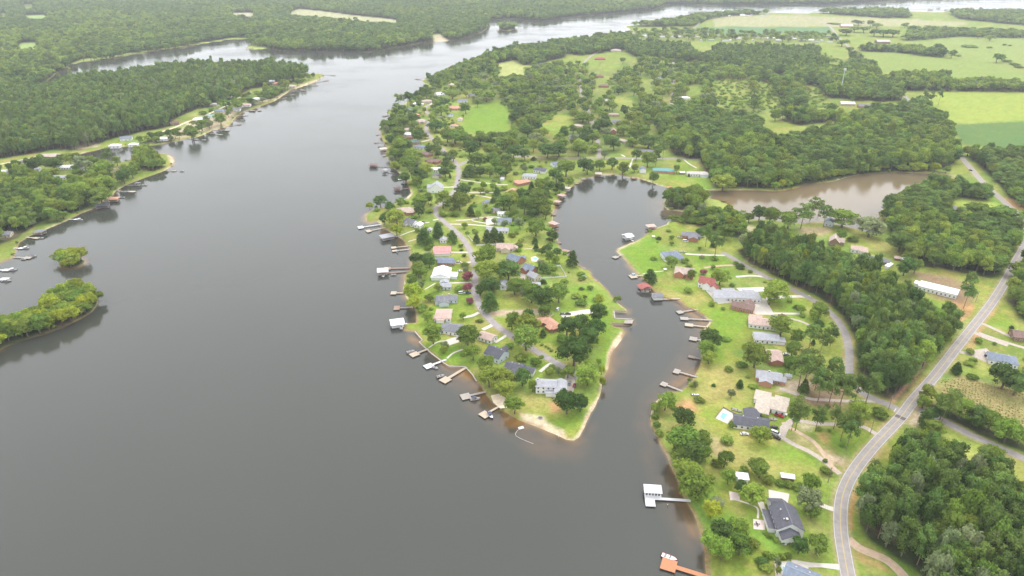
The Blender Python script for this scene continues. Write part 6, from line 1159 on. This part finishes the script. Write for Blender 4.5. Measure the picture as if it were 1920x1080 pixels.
for i in sel:
    lab, grp = tree_label(i, ALL[i])
    if grp is None: used.setdefault(lab[:3], []).append((lab[3], i))
    else: info[i] = (lab, grp)
ORD = ['nearest','second nearest','third nearest','fourth nearest','fifth nearest','sixth nearest','seventh nearest','eighth nearest','ninth nearest','tenth nearest','eleventh nearest','twelfth nearest']
for (kn, side, nb), ls in used.items():
    ls.sort()
    pre = 3 if len(ls) > 1 else 0
    while pre+len((kn+' '+side+' the '+nb).split()) > 15: nb = ' '.join(nb.split()[:-1])
    for k, (_, i) in enumerate(ls): info[i] = (('%s%s %s the %s' % ((ORD[min(k, 11)]+' ') if len(ls) > 1 else '', kn, side, nb)), 'trees of the lakeside gardens' if kn != TN['bush'][1] else 'bushes of the lakeside gardens')
rt = random.Random(5)
for i in sel:
    x, y, D_, H_, kd, src = ALL[i]; lab, grp = info[i]; v = rt.randrange(NV[kd]); cm, tm = PROTO[(kd, v)]
    t = thing(TN[kd][0], lab, TN[kd][2], (x, y, .95), rt.uniform(0, 6.28), grp); t.scale = (D_*rt.uniform(.88, 1.15), D_*rt.uniform(.88, 1.15), H_*rt.uniform(.92, 1.1)); link('crown', cm, t); link('trunk', tm, t)
# the rest of the woods as one mass
selset = set(sel); rest = [(i, t) for i, t in enumerate(ALL) if i not in selset]
def stuff(name, label, items):
    n = len(items); me = bpy.data.meshes.new(name); me.vertices.add(n); co = np.array([(t[0], t[1], .95) for t in items], np.float32); me.vertices.foreach_set('co', co.ravel())
    idx = []
    for t in items:
        _, _, f = PX(t[0], t[1], 10); idx.append(PIDX[(t[4], rt.randrange(NV[t[4]]), 1 if f > 1150 else 0)])
    a = me.attributes.new('kind_index', 'INT', 'POINT'); a.data.foreach_set('value', np.array(idx, np.int32))
    a = me.attributes.new('turn', 'FLOAT_VECTOR', 'POINT'); a.data.foreach_set('vector', np.array([(0, 0, rt.uniform(0, 6.28)) for _ in items], np.float32).ravel())
    a = me.attributes.new('size', 'FLOAT_VECTOR', 'POINT'); a.data.foreach_set('vector', np.array([(t[2]*rt.uniform(.88, 1.15), t[2]*rt.uniform(.88, 1.15), t[3]*rt.uniform(.85, 1.15)) for t in items], np.float32).ravel())
    o = link(name, me); tag(o, label, 'woods', None, 'stuff'); ng = bpy.data.node_groups.new(name, 'GeometryNodeTree')
    ng.interface.new_socket('Geometry', in_out='INPUT', socket_type='NodeSocketGeometry'); ng.interface.new_socket('Geometry', in_out='OUTPUT', socket_type='NodeSocketGeometry')
    N_ = ng.nodes; gi = N_.new('NodeGroupInput'); go = N_.new('NodeGroupOutput'); ip = N_.new('GeometryNodeInstanceOnPoints'); ci = N_.new('GeometryNodeCollectionInfo'); ci.inputs['Collection'].default_value = protos; ci.inputs['Separate Children'].default_value = True; ci.inputs['Reset Children'].default_value = True
    def na(nm, tp): q = N_.new('GeometryNodeInputNamedAttribute'); q.data_type = tp; q.inputs['Name'].default_value = nm; return q.outputs['Attribute']
    l = ng.links.new; l(gi.outputs[0], ip.inputs['Points']); l(ci.outputs[0], ip.inputs['Instance']); ip.inputs['Pick Instance'].default_value = True
    l(na('kind_index', 'INT'), ip.inputs['Instance Index']); l(na('turn', 'FLOAT_VECTOR'), ip.inputs['Rotation']); l(na('size', 'FLOAT_VECTOR'), ip.inputs['Scale']); l(ip.outputs[0], go.inputs[0])
    m = o.modifiers.new('woods', 'NODES'); m.node_group = ng; return o
stuff('woodland', 'dense green woods covering the land round the lake', [t for _, t in rest])
print('TREES', len(ALL), 'single', len(sel))
# ------------------------------------------------------------------ haze
HZ = 0.000085
hm = bpy.data.materials.new('haze'); hm.use_nodes = True; n = hm.node_tree.nodes; n.clear(); out = n.new('ShaderNodeOutputMaterial'); pv = n.new('ShaderNodeVolumePrincipled')
pv.inputs['Color'].default_value = (.90,.95,1.0,1); pv.inputs['Density'].default_value = HZ; pv.inputs['Anisotropy'].default_value = .2; hm.node_tree.links.new(pv.outputs[0], out.inputs['Volume'])
tag(MB().box(-15000,15000,-15000,16000,-4,300).build('haze', hm), 'thin pale summer haze over the lake', None, None, 'stuff')

# ------------------------------------------------------------------ crop rows in the field right of the main road
CF = Ga([(1765,712),(1812,710),(1920,738),(2050,770),(2050,826),(1920,795),(1860,790),(1800,770),(1772,745)]); m = MB(); d = np.array(G(1920,745))-np.array(G(1800,712)); d /= np.linalg.norm(d); nv = np.array([-d[1], d[0]]); o = CF.mean(0)
for i in range(-60, 61):
    for k in range(-75, 76):
        p = o+nv*(i*1.5)+d*(k*1.7)
        if rs.random() < .88 and pip(p[None,:], CF)[0]:
            h = rs.uniform(.3, .9); q = p+rs.uniform(-.6, .6, 2); a = d*rs.uniform(.5, .9); c = nv*rs.uniform(.2, .4)
            m.add([(*(q-a), 1.0), (*(q-c), 1.0), (*(q+a), 1.0), (*(q+c), 1.0), (*q, 1+h)], [(0,1,4),(1,2,4),(2,3,4),(3,0,4)])
tag(m.build('crop_rows', mat('drying_crop', (.25,.235,.075), .9, .4, .2)), 'rows of drying tan crop beside the main road', None, None, 'stuff')
